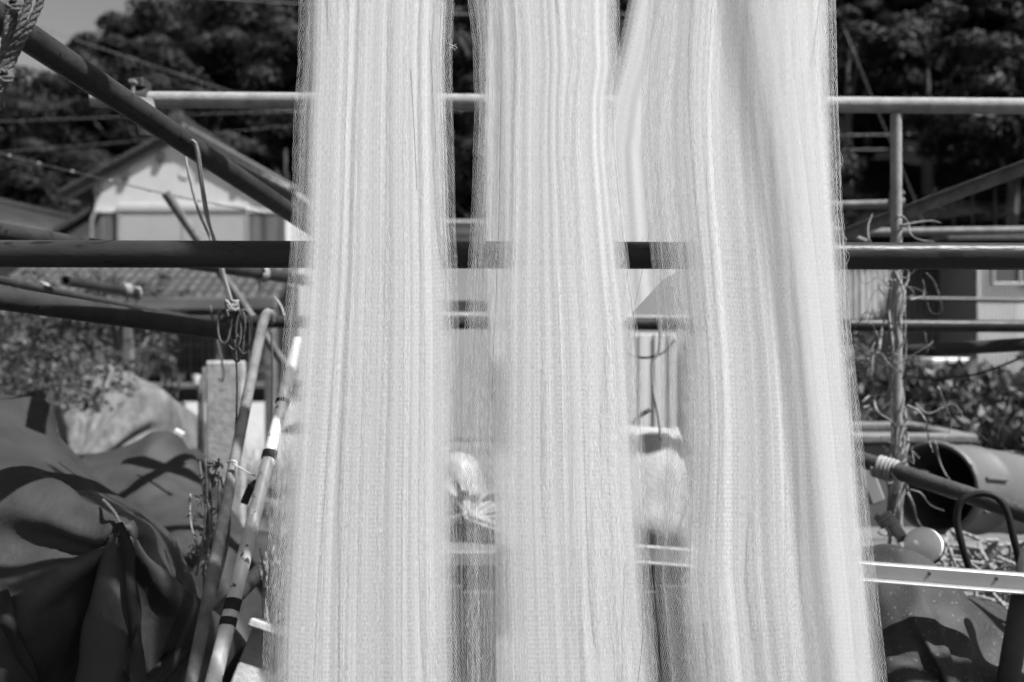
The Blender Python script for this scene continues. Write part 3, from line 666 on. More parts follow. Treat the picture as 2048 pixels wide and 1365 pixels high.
def net_body(L, R, Y0, v0, v1, seed, nf=9, amp=0.0004, fadeL=0.12, fadeR=0.08, hem=None, op=0.0, broad=0.0008):
    """pleated sheet: the packed inner folds of a net"""
    Lv, Lu = zip(*L); Rv, Ru = zip(*R); N, K = 150, 70
    s = np.linspace(0, 1, N)[:, None]; k = np.arange(K + 1)[None, :]; vv = v0 + (v1 - v0) * k / K
    drift = 0.012 * sines(seed + 5, 4, 0.3, 1.2)(k / K * np.ones_like(s) + 2 * s)
    f2, f3 = sines(seed + 2, 5, 0.5, 3), sines(seed + 3, 8, 2, nf * 2)
    if hem is not None: vv = v0 + (np.interp(s, *hem) - v0) * k / K
    else: vv = vv + 0 * s
    uL, uR = np.interp(vv, Lv, Lu), np.interp(vv, Rv, Ru)
    Y = Y0 + amp * 0.6 * np.sin(2 * np.pi * nf * (s + drift) + 2 * f2(s + 0 * k)) + amp * 0.55 * f3(s + drift) + broad * sines(seed + 9, 5, 0.8, 4.5)(s + 1.5 * drift)
    V = np.stack([(uL + (uR - uL) * s - 1024) / FPX * Y0, Y, CAMZ - (vv - 682.5) / FPX * Y0], -1).reshape(-1, 3)
    i0 = (np.arange(N - 1)[:, None] * (K + 1) + np.arange(K)[None, :]).reshape(-1)
    F = np.stack([i0, i0 + K + 1, i0 + K + 2, i0 + 1], 1)
    me = raw_mesh('net_body', V, F, 'net_body')
    me.polygons.foreach_set('use_smooth', [True] * len(F))
    uvl = me.uv_layers.new(name='UVMap'); UV = np.stack([s + 0 * k + seed * 0.37, k / K + 0 * s], -1).reshape(-1, 2)
    uvl.data.foreach_set('uv', UV[F.ravel()].astype(np.float32).ravel())
    e = np.maximum(np.clip(1 - s / fadeL, 0, 1), np.clip(1 - (1 - s) / fadeR, 0, 1)) ** 1.3 + op + 0.22 * k / K
    at = me.attributes.new('open', 'FLOAT', 'POINT'); at.data.foreach_set('value', e.reshape(-1).astype(np.float32))
    return me

def net_layer(L, R, Y0, v0, v1, seed, spacing=0.0022, seg=0.0047, fold=1.5, nf=7, amp=0.006, bunch=0.0035, width=0.00048):
    """real net threads: zig-zag ribbons that touch their neighbours in turn. L, R: lists of (v, u)"""
    r = np.random.default_rng(seed)
    Lv, Lu = zip(*L); Rv, Ru = zip(*R)
    wid = abs(np.mean(Ru) - np.mean(Lu)) / FPX * Y0
    N = int(wid * fold / spacing); K = int((v1 - v0) / FPX * Y0 / seg)
    s = np.linspace(0, 1, N)[:, None]; k = np.arange(K + 1)[None, :]
    vv = v0 + (v1 - v0) * k / K
    f1, f2, f3, f4 = sines(seed + 1, 7, 2, nf * 1.5), sines(seed + 2, 5, 0.5, 3), sines(seed + 3, 6, 1, nf), sines(seed + 4, 9, 6, 30)
    drift = 0.03 * sines(seed + 5, 4, 0.3, 1.4)(k / K * np.ones_like(s) + 3 * s)
    w = np.clip(s + bunch * f1(s + 0 * k + drift * 0.6) + bunch * 0.2 * f4(s + 0 * k + drift), -0.01, 1.01)
    uL, uR = np.interp(vv, Lv, Lu), np.interp(vv, Rv, Ru)
    u = uL + (uR - uL) * w
    Y = Y0 + amp * np.sin(2 * np.pi * nf * (s + drift) + 2 * f2(s + 0 * k)) + amp * 0.6 * f3(s + drift * 2)
    X = (u - 1024) / FPX * Y0; Z = CAMZ - (vv - 682.5) / FPX * Y0 + 0 * X
    Z = Z + 0.004 * sines(seed + 6, 5, 0.5, 4)(s + 0 * k)
    p = np.stack([X, Y, Z], -1)
    nxt = np.concatenate([p[1:], p[-1:]], 0) - p; prv = np.concatenate([p[:1], p[:-1]], 0) - p
    cl = lambda q: q * np.minimum(1, 0.006 / (np.linalg.norm(q, axis=-1, keepdims=True) + 1e-9))
    par = ((np.arange(N)[:, None] + k) % 2 == 0)[..., None]
    p = p + 0.46 * np.where(par, cl(nxt), cl(prv)) + r.normal(size=p.shape) * np.array([0.00035, 0.0006, 0.0003])
    th = 0.35 * r.uniform(-1.2, 1.2, (N, 1)) + r.normal(size=(N, K + 1)) * 0.45
    sd = np.stack([np.cos(th), np.sin(th), np.zeros_like(th)], -1) * (width / 2) * r.uniform(0.8, 1.2, (N, 1, 1))
    V = np.stack([p - sd, p + sd], 2).reshape(-1, 3)            # index (i*(K+1)+k)*2 + side
    i0 = ((np.arange(N)[:, None] * (K + 1) + np.arange(K)[None, :]) * 2).reshape(-1)
    return raw_mesh('net_layer', V, np.stack([i0, i0 + 1, i0 + 3, i0 + 2], 1), 'net')

def hang(parent, me, copies=((0, 0, 0, 1.0),)):
    b = base_of(parent)
    for dx, dy, dz, sx in copies:
        o = bpy.data.objects.new(me.name.split('.')[0], me); scene.collection.objects.link(o); o.parent = parent
        # scaled a little about the net's own middle so the copies do not lie over each other
        o.scale = (sx, 1, 1); o.location = Vector((parent['mid'] * (1 - sx) + dx, dy, dz)) - b
        o['kind'] = 'stuff'
V0, V1 = -520, 1560
def ins(E, d): return [(v, u + d) for v, u in E]
L1 = [(V0, 628), (0, 601), (150, 598), (250, 590), (400, 585), (500, 581), (620, 572), (800, 560), (950, 548), (1100, 538), (1250, 530), (V1, 520)]
R1 = [(V0, 900), (0, 905), (100, 901), (200, 902), (300, 905), (450, 908), (540, 912), (650, 915), (800, 917), (1000, 919), (1365, 926), (V1, 930)]
L2 = [(V0, 915), (0, 936), (80, 945), (200, 949), (300, 946), (400, 943), (480, 938), (540, 934), (620, 930), (750, 926), (950, 922), (1365, 925), (V1, 930)]
R2 = [(V0, 1215), (0, 1240), (60, 1239), (130, 1243), (200, 1232), (300, 1234), (450, 1251), (540, 1262), (650, 1277), (800, 1287), (1000, 1297), (1200, 1310), (1365, 1325), (V1, 1345)]
L3 = [(V0, 1312), (0, 1300), (100, 1290), (200, 1284), (300, 1286), (400, 1293), (500, 1303), (600, 1312), (700, 1322), (850, 1326), (1000, 1318), (1150, 1310), (1365, 1330), (V1, 1340)]
R3 = [(V0, 1650), (0, 1669), (150, 1672), (230, 1675), (330, 1681), (420, 1686), (500, 1694), (640, 1702), (760, 1714), (900, 1727), (1050, 1741), (1200, 1757), (1365, 1773), (V1, 1795)]
YN = 1.27
def net(label, L, R, seed, mid_u, nf, dl, dr, fl, fr, broad):
    t = thing('fishing_net', label, 'net', ((mid_u - 1024) / FPX * YN, YN, 0.5), 'white nets hung up to dry')
    t['mid'] = (mid_u - 1024) / FPX * YN
    hang(t, net_layer(L, R, YN, V0, V1, seed, nf=nf), [(0, 0, 0, 1.0), (0.0012, 0.03, 0.002, 0.99)])
    hang(t, net_layer(ins(L, 9), ins(R, -8), YN + 0.012, V0, V1, seed + 20, nf=nf + 2), [(0, 0, 0, 1.0), (-0.0013, -0.022, 0.0023, 0.985)])
    hang(t, net_body(ins(L, dl), ins(R, -dr), YN - 0.014, V0, V1, seed + 41, fadeL=fl, fadeR=fr, broad=broad))
    hang(t, net_body(ins(L, dl + 14), ins(R, -dr - 10), YN + 0.03, V0, V1, seed + 42, fadeL=fl, fadeR=fr, op=0.08, broad=broad))
    return t
n1 = net('white fishing net hanging nearest the leaning white pole, widening downward', L1, R1, 100, 750, 7, 12, 10, 0.16, 0.10, 0.0004)
n2 = net('narrow white fishing net hanging between the two wider nets', L2, R2, 200, 1100, 6, 40, 8, 0.30, 0.12, 0.0004)
n3 = net('widest white fishing net hanging beside the vine-wrapped post, spreading to the right', L3, R3, 300, 1500, 8, 18, 10, 0.28, 0.08, 0.0006)
# the outer fold of the widest net, slanting across it
hang(n3, net_body([(V0, 1395), (0, 1468), (200, 1508), (400, 1548), (650, 1585), (900, 1612), (1200, 1640), (V1, 1670)], ins(R3, -12), YN - 0.032, V0, V1, 361, nf=4, amp=0.0001, fadeL=0.35, fadeR=0.3, op=0.22, broad=0.0002))
# rear falls of the same nets, behind the eye-level pipe
YB = 1.60
hang(n1, net_body([(V0, 640), (0, 625), (600, 606), (1000, 590), (V1, 575)], [(V0, 880), (0, 882), (600, 884), (1000, 893), (V1, 900)], YB, V0, V1, 401, amp=0.001, op=0.05))
hang(n2, net_body([(V0, 975), (0, 972), (480, 967), (1000, 985), (V1, 990)], [(V0, 1200), (0, 1215), (500, 1225), (1000, 1262), (V1, 1290)], YB, V0, V1, 402, amp=0.001, fadeL=0.03, op=0.05))
hang(n3, net_body([(V0, 1300), (0, 1256), (60, 1244), (130, 1226), (200, 1205), (300, 1192), (640, 1215), (800, 1230)], [(V0, 1640), (0, 1655), (500, 1668), (800, 1690)], YB, V0, 800, 403, amp=0.0006, broad=0.001, fadeL=0.07, fadeR=0.05, op=-0.3,
                  hem=([0, 0.08, 0.25, 0.5, 1], [658, 640, 560, 500, 470])))
hang(n3, net_body([(V0, 1400), (0, 1390), (500, 1372), (1000, 1358), (V1, 1350)], [(V0, 1630), (0, 1650), (500, 1672), (1000, 1718), (V1, 1760)], YB + 0.05, V0, V1, 404, amp=0.001, op=0.05))
# loose snags and stray threads at the net edges
def stray(parent, pts, r=0.00022):
    o = MB().tube(spline([P(u, v, YN - 0.012) for u, v in pts], 0.002), r, 4).build('stray_thread', 'net', parent, True); return o
for pts in ([(896, 86), (905, 91), (913, 89)], [(900, 93), (907, 92), (914, 95), (911, 98)], [(897, 97), (905, 95), (910, 101)]): stray(n1, pts)
for pts in ([(1677, 300), (1684, 312), (1686, 326), (1682, 331), (1679, 322)], [(1676, 306), (1682, 320), (1681, 330)], [(1690, 500), (1698, 508), (1697, 522), (1691, 530)], [(1688, 474), (1694, 479), (1690, 486)]): stray(n3, pts)
def seam(parent, pts, Y):
    q = [P(u, v, Y) for u, v in pts]; MB().tube(spline(q, 0.01), 0.0004, 5).build('seam_cord', 'vine', parent, True)
seam(n1, [(858, 60), (863, 140), (868, 220), (872, 300)], YN - 0.03)
seam(n2, [(1002, 180), (1000, 320), (997, 460), (992, 600), (987, 700), (984, 800)], YN - 0.03)
seam(n2, [(1292, 1060), (1290, 1130), (1284, 1200), (1286, 1270), (1276, 1365), (1272, 1440)], YN - 0.03)
seam(n3, [(1332, 395), (1312, 440), (1298, 470), (1285, 540), (1272, 600), (1264, 650)], YB - 0.02)

# ---------------------------------------------------------------- draped tarpaulins: a small cloth solver
def drape(n0, sx, sy, centre, yaw, prims, steps=150, z0=1.5, tie=None, seed=0, crumple=0.02, slacks=(1.0, 1.06, 1.05), levels=3):
    """cloth let fall on rounded solids, solved coarse to fine; prims: ('e', c, radii) ellipsoids or ('b', c, half, yaw, round) boxes -> (n, n, 3)"""
    r = np.random.default_rng(seed); n = n0
    gx_, gy_ = np.meshgrid(np.linspace(-sx / 2, sx / 2, n), np.linspace(-sy / 2, sy / 2, n))
    c, s_ = math.cos(yaw), math.sin(yaw)
    p = np.stack([centre[0] + gx_ * c - gy_ * s_, centre[1] + gx_ * s_ + gy_ * c, np.full_like(gx_, z0)], -1)
    p[..., 2] += crumple * (np.sin(gx_ * 9 + 1.3 * np.sin(gy_ * 5)) + np.sin(gy_ * 8 + np.sin(gx_ * 6))) + r.normal(size=gx_.shape) * crumple * 0.5
    def collide(p):
        for q in prims:
            if q[0] == 'e':
                cc, rr = np.array(q[1]), np.array(q[2]); d = (p - cc) / rr; L = np.linalg.norm(d, axis=-1)
                nrm = d / rr; nrm /= np.linalg.norm(nrm, axis=-1, keepdims=True) + 1e-9
                p = np.where((L < 1)[..., None], p + nrm * ((1 - L) * rr.min())[..., None], p)
            else:
                cc, hh, yw, rd = np.array(q[1]), np.array(q[2]), q[3], q[4]; cy, sy_ = math.cos(yw), math.sin(yw)
                d = p - cc; d = np.stack([d[..., 0] * cy + d[..., 1] * sy_, -d[..., 0] * sy_ + d[..., 1] * cy, d[..., 2]], -1)
                e = np.abs(d) - (hh - rd); o = np.maximum(e, 0); outd = np.linalg.norm(o, axis=-1); inn = np.minimum(e.max(-1), 0)
                sd = outd + inn - rd
                g = np.where(outd[..., None] > 1e-6, o / (outd[..., None] + 1e-9), (e == e.max(-1, keepdims=True)).astype(float)) * np.sign(d)
                g = np.stack([g[..., 0] * cy - g[..., 1] * sy_, g[..., 0] * sy_ + g[..., 1] * cy, g[..., 2]], -1)
                p = np.where((sd < 0)[..., None], p - g * sd[..., None], p)
        p[..., 2] = np.maximum(p[..., 2], 0.02); return p
    for lev in range(levels):
        dx, dy = sx / (n - 1) * slacks[lev], sy / (n - 1) * slacks[lev]; links = []
        for oy, ox, rest, st in ((0, 1, dx, 1), (1, 0, dy, 1), (1, 1, math.hypot(dx, dy), 0.5), (1, -1, math.hypot(dx, dy), 0.5), (0, 2, 2 * dx, 0.05), (2, 0, 2 * dy, 0.05)):
            a = (slice(0, n - oy), slice(0, n - ox) if ox >= 0 else slice(-ox, n))
            b = (slice(oy, n), slice(ox, n) if ox >= 0 else slice(0, n + ox)); links.append((a, b, rest, st))
        prev = p.copy(); ns = (steps, 40, 14)[lev]; g = (0.0016, 0.0008, 0.0004)[lev]
        for it in range(ns):
            vel = (p - prev) * (0.93, 0.9, 0.85)[lev]; prev = p.copy(); p = p + vel; p[..., 2] -= g
            for ki in range((16, 10, 7)[lev]):
                if ki % 4 == 3: p = collide(p)
                for a, b, rest, st in links:
                    d = p[b] - p[a]; L = np.linalg.norm(d, axis=-1, keepdims=True) + 1e-9
                    cor = d * (0.45 * st * (1 - rest / L))
                    if st < 0.1: cor = np.where(L < rest, cor, 0)
                    elif st < 1: cor = np.where(L > rest, cor, 0.25 * cor)
                    p[a] += cor; p[b] -= cor
            if tie is not None and (lev > 0 or it > steps * 0.5):
                for tp, rad, k in tie:
                    d = p - np.array(tp); L = np.linalg.norm(d, axis=-1)
                    p = np.where((L < rad)[..., None], p - d * (k * (1 - L / rad))[..., None], p)
            q = collide(p); moved = np.abs(q - p).sum(-1) > 1e-6; p = q
            prev = np.where(moved[..., None], p - (p - prev) * 0.4, prev)
        if lev < levels - 1:
            m = 2 * n - 1; q = np.zeros((m, m, 3)); q[::2, ::2] = p; q[1::2, ::2] = (p[1:] + p[:-1]) / 2
            q[:, 1::2] = (q[:, 0:-1:2] + q[:, 2::2]) / 2; p = q + r.normal(size=q.shape) * 0.005; n = m
    return p
def cloth_obj(name, p, m, parent=None, th=0.004, sub=1, crease=0.013, cs=8.5):
    ny, nx = p.shape[:2]
    nrm = np.cross(np.gradient(p, axis=1), np.gradient(p, axis=0)); nrm /= np.linalg.norm(nrm, axis=-1, keepdims=True) + 1e-9
    nrm = np.where(nrm[..., 2:3].mean() < 0, -nrm, nrm)
    def creases(q, f):            # V-shaped valleys along the zero lines of a warped noise
        a = Vector(q) * f; return abs(mnoise.noise(a + mnoise.noise_vector(a * 0.6) * 0.8))
    h = np.array([creases(q, cs) + 0.45 * creases(q, cs * 2.3) for q in p.reshape(-1, 3)]).reshape(ny, nx, 1)
    p = p + nrm * (0.3 - h) * crease * 2.2
    F = [(j * nx + i, j * nx + i + 1, (j + 1) * nx + i + 1, (j + 1) * nx + i) for j in range(ny - 1) for i in range(nx - 1)]
    mb = MB(); mb.add(p.reshape(-1, 3), F); o = mb.build(name, m, parent, True)
    s = o.modifiers.new('sub', 'SUBSURF'); s.levels = s.render_levels = sub
    so = o.modifiers.new('thick', 'SOLIDIFY'); so.thickness = th; so.offset = -1
    return o
# near tarpaulin at the lower left, cinched by a cord
TIE = P(238, 1052, 1.66)
p = drape(31, 3.6, 3.5, (-1.62, 2.2), 0.35, [('b', (-1.62, 2.25, 0.35), (0.60, 0.40, 0.50), 0.25, 0.08), ('b', (-1.72, 2.20, 0.98), (0.34, 0.28, 0.36), -0.3, 0.06), ('e', (-1.14, 2.02, 0.72), (0.33, 0.34, 0.40)), ('e', (-1.5, 1.82, 0.45), (0.40, 0.26, 0.55))],
          steps=120, z0=1.5, seed=3, tie=[((TIE[0] - 0.04, TIE[1] + 0.08, TIE[2] - 0.04), 0.36, 0.10), (tuple(P(10, 1195, 1.58)), 0.2, 0.05)], crumple=0.05, slacks=(1, 1.13, 1.08))
cover1 = thing('covered_load', 'bulky load under a dark tarpaulin tied with black cords at the lower left', 'tarpaulin', (-1.62, 2.15, 0))
cloth_obj('tarpaulin', p, 'tarp', cover1); TARP1 = p.reshape(-1, 3)
# second tarpaulin behind it
p = drape(31, 3.2, 3.0, (-1.60, 3.35), -0.2, [('b', (-1.66, 3.45, 0.45), (0.30, 0.26, 0.55), 0.3, 0.05), ('e', (-1.52, 3.45, 0.87), (0.10, 0.2, 0.29)), ('b', (-1.22, 3.0, 0.3), (0.30, 0.22, 0.46), -0.3, 0.05), ('b', (-1.6, 2.8, 0.3), (0.3, 0.2, 0.45), 0.2, 0.05)],
          steps=115, z0=1.35, seed=5, crumple=0.06, slacks=(1, 1.14, 1.08), tie=[(tuple(P(255, 1015, 3.0)), 0.22, 0.05), (tuple(P(415, 1030, 2.75)), 0.30, 0.05)])
cover2 = thing('covered_stack', 'peaked stack under a creased dark tarpaulin behind the tied load', 'tarpaulin', (-1.55, 3.35, 0))
cloth_obj('tarpaulin', p, 'tarp', cover2)
# crinkled tarpaulin at the lower right
p = drape(31, 2.3, 2.2, (1.02, 2.05), 0.1, [('e', (0.98, 2.05, 0.40), (0.26, 0.34, 0.58)), ('b', (1.12, 2.05, 0.3), (0.36, 0.25, 0.46), 0.3, 0.06), ('e', (1.2, 1.85, 0.3), (0.25, 0.25, 0.40))], steps=105, z0=1.15, seed=9, crumple=0.06,
          slacks=(1, 1.16, 1.10), tie=[(tuple(P(1930, 1480, 1.72)), 0.35, 0.06)])
cover3 = thing('covered_heap', 'rounded heap under a crinkled grey tarpaulin below the pale metal channel', 'tarpaulin', (1.02, 2.0, 0))
cloth_obj('tarpaulin', p, 'tarp_crinkle', cover3)
# pale heap of old netting under the shrub
p = drape(29, 4.6, 4.2, (-3.2, 6.3), 0.5, [('b', (-3.15, 6.3, 0.3), (0.40, 0.4, 0.85), 0.5, 0.15), ('e', (-3.2, 6.3, 0.7), (0.3, 0.35, 0.65)), ('b', (-3.9, 6.2, 0.3), (0.6, 0.5, 0.55), 0.4, 0.1), ('e', (-2.75, 6.0, 0.3), (0.3, 0.3, 0.5))], steps=110, z0=1.6, seed=11, crumple=0.12,
          slacks=(1, 1.12, 1.08), tie=[((-3.0, 5.5, 0.65), 0.6, 0.08), ((-3.7, 5.5, 0.6), 0.5, 0.08)])
heap = thing('netting_heap', 'pale heap of old bundled netting behind the dark tarpaulins under the shrub', 'netting', (-3.4, 6.0, 0))
cloth_obj('heap_cover', p, 'pale_tarp', heap)
# work bench with crumpled pale plastic, glimpsed between the nets
bench = thing('work_bench', 'low plank bench with a pale edge glimpsed between the nets', 'bench', (0.2, 3.0, 0))
for k in range(4):
    MB().box((-0.55, 2.62 + 0.19 * k, 0.775), (0.95, 2.80 + 0.19 * k, 0.805), bev=0.004).build('plank', 'beam_wood', bench)
MB().box((-0.56, 2.595, 0.765), (0.96, 2.617, 0.812), bev=0.004).build('front_edge', 'corr_light', bench)
for x in (-0.5, 0.9):
    for y in (2.66, 3.34):
        MB().box((x - 0.035, y - 0.035, 0), (x + 0.035, y + 0.035, 0.772), bev=0.004).build('leg', 'dark_wood', bench)
p = drape(27, 1.15, 0.85, (-0.05, 2.98), 0.15, [('b', (0.2, 3.0, 0.40), (0.76, 0.39, 0.41), 0, 0.02), ('e', (-0.2, 3.0, 0.8), (0.13, 0.12, 0.3)), ('e', (0.05, 2.95, 0.8), (0.16, 0.12, 0.22)), ('e', (0.3, 3.05, 0.8), (0.12, 0.12, 0.26))], steps=90, z0=1.2, seed=13, crumple=0.05,
          slacks=(1, 1.12, 1.1), tie=[((-0.15, 2.75, 0.9), 0.25, 0.08)])
pl = thing('plastic_sheet', 'crumpled pale plastic sheet lying on the bench between the nets', 'sheet', (0.05, 2.95, 0.8))
cloth_obj('sheet', p, 'pale_plastic', pl)

# ---------------------------------------------------------------- ropes and cords
hank = thing('rope_hank', 'hank of thick dark twisted ropes hanging from above in the top corner', 'rope', P(20, 220, 1.05))
for pts in ([(22, -60), (20, 0), (12, 70), (2, 130), (-14, 210)], [(36, -60), (34, 5), (24, 60), (10, 120), (-6, 170)],
            [(62, -60), (56, 5), (38, 60), (16, 120), (0, 175), (2, 215)], [(88, -60), (80, 5), (55, 60), (26, 120), (8, 170), (-4, 220)]):
    MB().rope([P(u, v, 1.05 + 0.006 * (i % 2)) for i, (u, v) in enumerate(pts)], 0.0048).build('strand', 'rope_dark', hank, True)
for c in ((26, 4), (8, 148)):
    MB().rope([P(c[0] + 15 * math.cos(a) , c[1] + 9 * math.sin(a) + a, 1.042 - 0.008 * math.sin(a)) for a in np.linspace(0, 9, 12)], 0.0036).build('binding', 'rope_dark', hank, True)
loop = thing('rope_coil', 'pale doubled rope slung over the slanting pipe and ending in a knotted coil', 'rope', P(465, 690, 1.9))
for pts in ([(368, 296, 1.86), (378, 350, 1.86), (396, 420, 1.88), (422, 482, 1.9), (446, 560, 1.92), (462, 612, 1.93)],
            [(380, 284, 1.70), (391, 290, 1.69), (398, 340, 1.72), (412, 430, 1.80), (430, 482, 1.86), (452, 560, 1.9), (466, 612, 1.92)],
            [(372, 290, 1.74), (386, 282, 1.69), (396, 302, 1.70), (406, 372, 1.75), (420, 452, 1.83), (440, 530, 1.88), (464, 606, 1.91)]):
    MB().rope([P(*q) for q in pts], 0.0033).build('strand', 'rope_pale', loop, True)
MB().rope([P(464 + 12 * math.cos(a), 612 + 10 * math.sin(a * 1.7), 1.90 - 0.012 * math.sin(a)) for a in np.linspace(0, 14, 26)], 0.004).build('knot', 'rope_pale', loop, True)
for k, (w, h, x) in enumerate(((12, 34, 452), (14, 40, 472), (10, 28, 484), (13, 52, 478), (16, 44, 492))):
    MB().rope([P(x - 4 + w * math.sin(a), 620 + h * (1 - math.cos(a)), 1.9 + 0.01 * math.cos(a + k)) for a in np.linspace(0, 6.28, 16)], 0.0028).build('coil_turn', 'rope_dark', loop, True)
def cord(pts, r, m, label, name='cord', step=0.01):
    return one(MB().tube(spline([P(*q) for q in pts], step), r, 7), name, m, label, 'cord', True)
cord([(470, 680, 1.95), (474, 760, 1.97), (472, 850, 2.0), (463, 940, 2.0), (455, 1020, 2.0)], 0.0026, 'cord_dark', 'dark cord hanging straight down from the rope coil')
cord([(500, 640, 2.02), (497, 720, 2.04), (492, 800, 2.04), (484, 900, 2.04)], 0.003, 'cord_dark', 'thick dark cord hanging just beside the bent pole')
cord([(543, 660, 2.1), (545, 760, 2.1), (543, 860, 2.1), (540, 960, 2.1)], 0.0026, 'cord_dark', 'dark cord hanging between the white pole and the net edge')
cord([(420, 612, 3.0), (436, 690, 3.0), (447, 740, 3.0), (445, 762, 3.0), (438, 756, 3.0)], 0.005, 'cord_dark', 'dark hooked rod hanging in front of the veranda lattice', 'hooked_rod')
cord([(455, 926, 1.885), (463, 922, 1.87), (473, 925, 1.87), (470, 940, 1.87), (466, 980, 1.86), (448, 1022, 1.83), (434, 1042, 1.80), (431, 1072, 1.78)], 0.0022, 'cord', 'white cord tied round the grey pole and hanging down')
cord([(466, 928, 1.87), (480, 936, 1.86), (500, 948, 1.84), (510, 952, 1.82)], 0.0018, 'cord', 'short white cord bridging the grey and the white pole')
cord([(546, 590, 2.6), (562, 612, 2.5), (575, 650, 2.4)], 0.002, 'cord', 'pale cord curling at the net edge below the eye-level pipe')
st = thing('strap_knot', 'black strap knotted round the white pole with a loose end', 'strap', P(512, 970, 1.8))
MB().tube(spline([P(505 + 24 * (0.5 + 0.5 * math.cos(a)), 973 + 8 * math.sin(a) + 3 * math.cos(a), 1.795 - 0.02 * math.sin(a)) for a in np.linspace(0, 6.3, 14)], 0.004), 0.006, 8).build('wrap', 'tape', st, True)
MB().bar(P(503, 970, 1.80), P(488, 1008, 1.80), 0.008, 0.017, bev=0.003).build('loose_end', 'tape', st)
def lashing(u, v, Y, axis, r, label, n=3.5, m='rope_pale', rr=0.004):
    c = P(u, v, Y); d = np.array(axis, float); d /= np.linalg.norm(d); s1 = np.cross(d, [0, 0, 1.0]); s1 /= np.linalg.norm(s1); s2 = np.cross(d, s1)
    pts = [c + d * rr * 1.9 * (t / 6.283 - n / 2) + (r + rr) * (s1 * math.cos(t) + s2 * math.sin(t)) for t in np.linspace(0, 6.283 * n, int(12 * n))]
    pts += [pts[-1] + np.array([0.006, -0.01, -0.02]), pts[-1] + np.array([0.002, -0.012, -0.06])]
    return one(MB().tube(spline(pts, 0.006), rr, 6), 'rope_lashing', m, label, 'rope', True)
lashing(86, 577, 2.62, (0.4, 1, -0.1), 0.0135, 'pale cord wound round the thin dark pipe at the left')
lashing(252, 581, 4.0, (0.5, 0.6, -0.05), 0.024, 'pale cord lashing the short open-ended pipe', rr=0.006)
lashing(271, 586, 4.12, (0.5, 0.6, -0.05), 0.022, 'second pale lashing right beside the end of the short pipe', rr=0.006)
lashing(524, 548, 3.1, (0.5, 0.9, -0.1), 0.0243, 'pale cord wrapped round the sloping pipe beside the net', rr=0.004)
lashing(1772, 938, 2.32, (0.7, -0.7, -0.2), 0.0235, 'rope lashing tying the slanting pipe to the upright post', 5, rr=0.006)

# straps on the tied load
def ribbon(pts, w, m, parent, name='strap', th=0.003):
    q = spline([P(*k) for k in pts], 0.012); mbx = MB(); T = np.gradient(q, axis=0); V = []
    for i in range(len(q)):
        s1 = np.cross(T[i], [0, 1, 0]); s1 /= np.linalg.norm(s1) + 1e-9; s1 = s1 * w / 2 * (0.75 + 0.25 * math.sin(i * 0.5)) + np.array([0, 0.4 * w * math.sin(i * 0.21), 0])
        V += [q[i] - s1, q[i] + s1, q[i] - s1 + [0, th, 0], q[i] + s1 + [0, th, 0]]
    F = []
    for i in range(len(q) - 1):
        a, b = 4 * i, 4 * i + 4; F += [(a, a + 1, b + 1, b), (a + 3, a + 2, b + 2, b + 3), (a + 2, a, b, b + 2), (a + 1, a + 3, b + 3, b + 1)]
    mbx.add(V, F); return mbx.build(name, m, parent, True)
def lie(pts, off=0.022):        # lay a strap on the near tarpaulin
    out = []
    for u, v in pts:
        pu, pv = 1024 + TARP1[:, 0] / TARP1[:, 1] * FPX, 682.5 - (TARP1[:, 2] - CAMZ) / TARP1[:, 1] * FPX
        d = np.hypot(pu - u, pv - v); k = d < max(18, d.min() + 4); out.append((u, v, TARP1[k, 1].min() - off))
    return out
ribbon(lie([(236, 1046), (246, 1075), (258, 1120), (262, 1180), (266, 1240), (262, 1290), (254, 1350), (246, 1420)]), 0.022, 'tape', cover1)
ribbon(lie([(4, 1180), (14, 1240), (34, 1290), (60, 1340), (84, 1390), (100, 1450)]), 0.026, 'tape', cover1)
MB().rope([P(*q_) for q_ in lie([(206, 1000), (218, 1012), (232, 1030), (240, 1050), (236, 1072)], 0.012)], 0.0035).build('tie_cord', 'rope_dark', cover1, True)

# ---------------------------------------------------------------- left clutter and plants
one(MB().box(P(414, 910, 4.6) - [0, 0.03, 0.45], P(490, 722, 4.6) + [0, 0.03, 0], bev=0.012), 'stone_slab', 'slab', 'upright mottled pale slab standing behind the poles', 'slab')
for u, v0, v1, lab in ((405, 735, 905, 'thin pale stick upright against the slab edge'), (398, 760, 850, 'short stake beside the slab')):
    one(MB().tube([P(u, v1 + 60, 4.55), P(u + 1, (v0 + v1) / 2, 4.55), P(u + 3, v0, 4.5)], 0.009, 7), 'stake', 'beam_wood', lab, 'stake', True)
fb = thing('foam_box', 'pale broken foam box lying on edge under the net at the bottom', 'box', P(510, 1365, 1.95))
R_ = np.array(Matrix.Rotation(0.32, 3, 'Y') @ Matrix.Rotation(-0.35, 3, 'X'))
c = P(524, 1335, 1.90); MB().obox(c, (0.055, 0.012, 0.10), R_, 0.004).build('panel', 'foam', fb)
MB().obox(c + R_ @ np.array([0.0, -0.035, 0.09]), (0.057, 0.036, 0.010), R_, 0.004).build('lip', 'foam', fb)
one(MB().obox(P(352, 878, 4.3), (0.028, 0.01, 0.05), np.array(Matrix.Rotation(0.5, 3, 'Y')), 0.004), 'white_scrap', 'white_plastic', 'small white scrap sticking up behind the peaked tarpaulin', 'scrap')
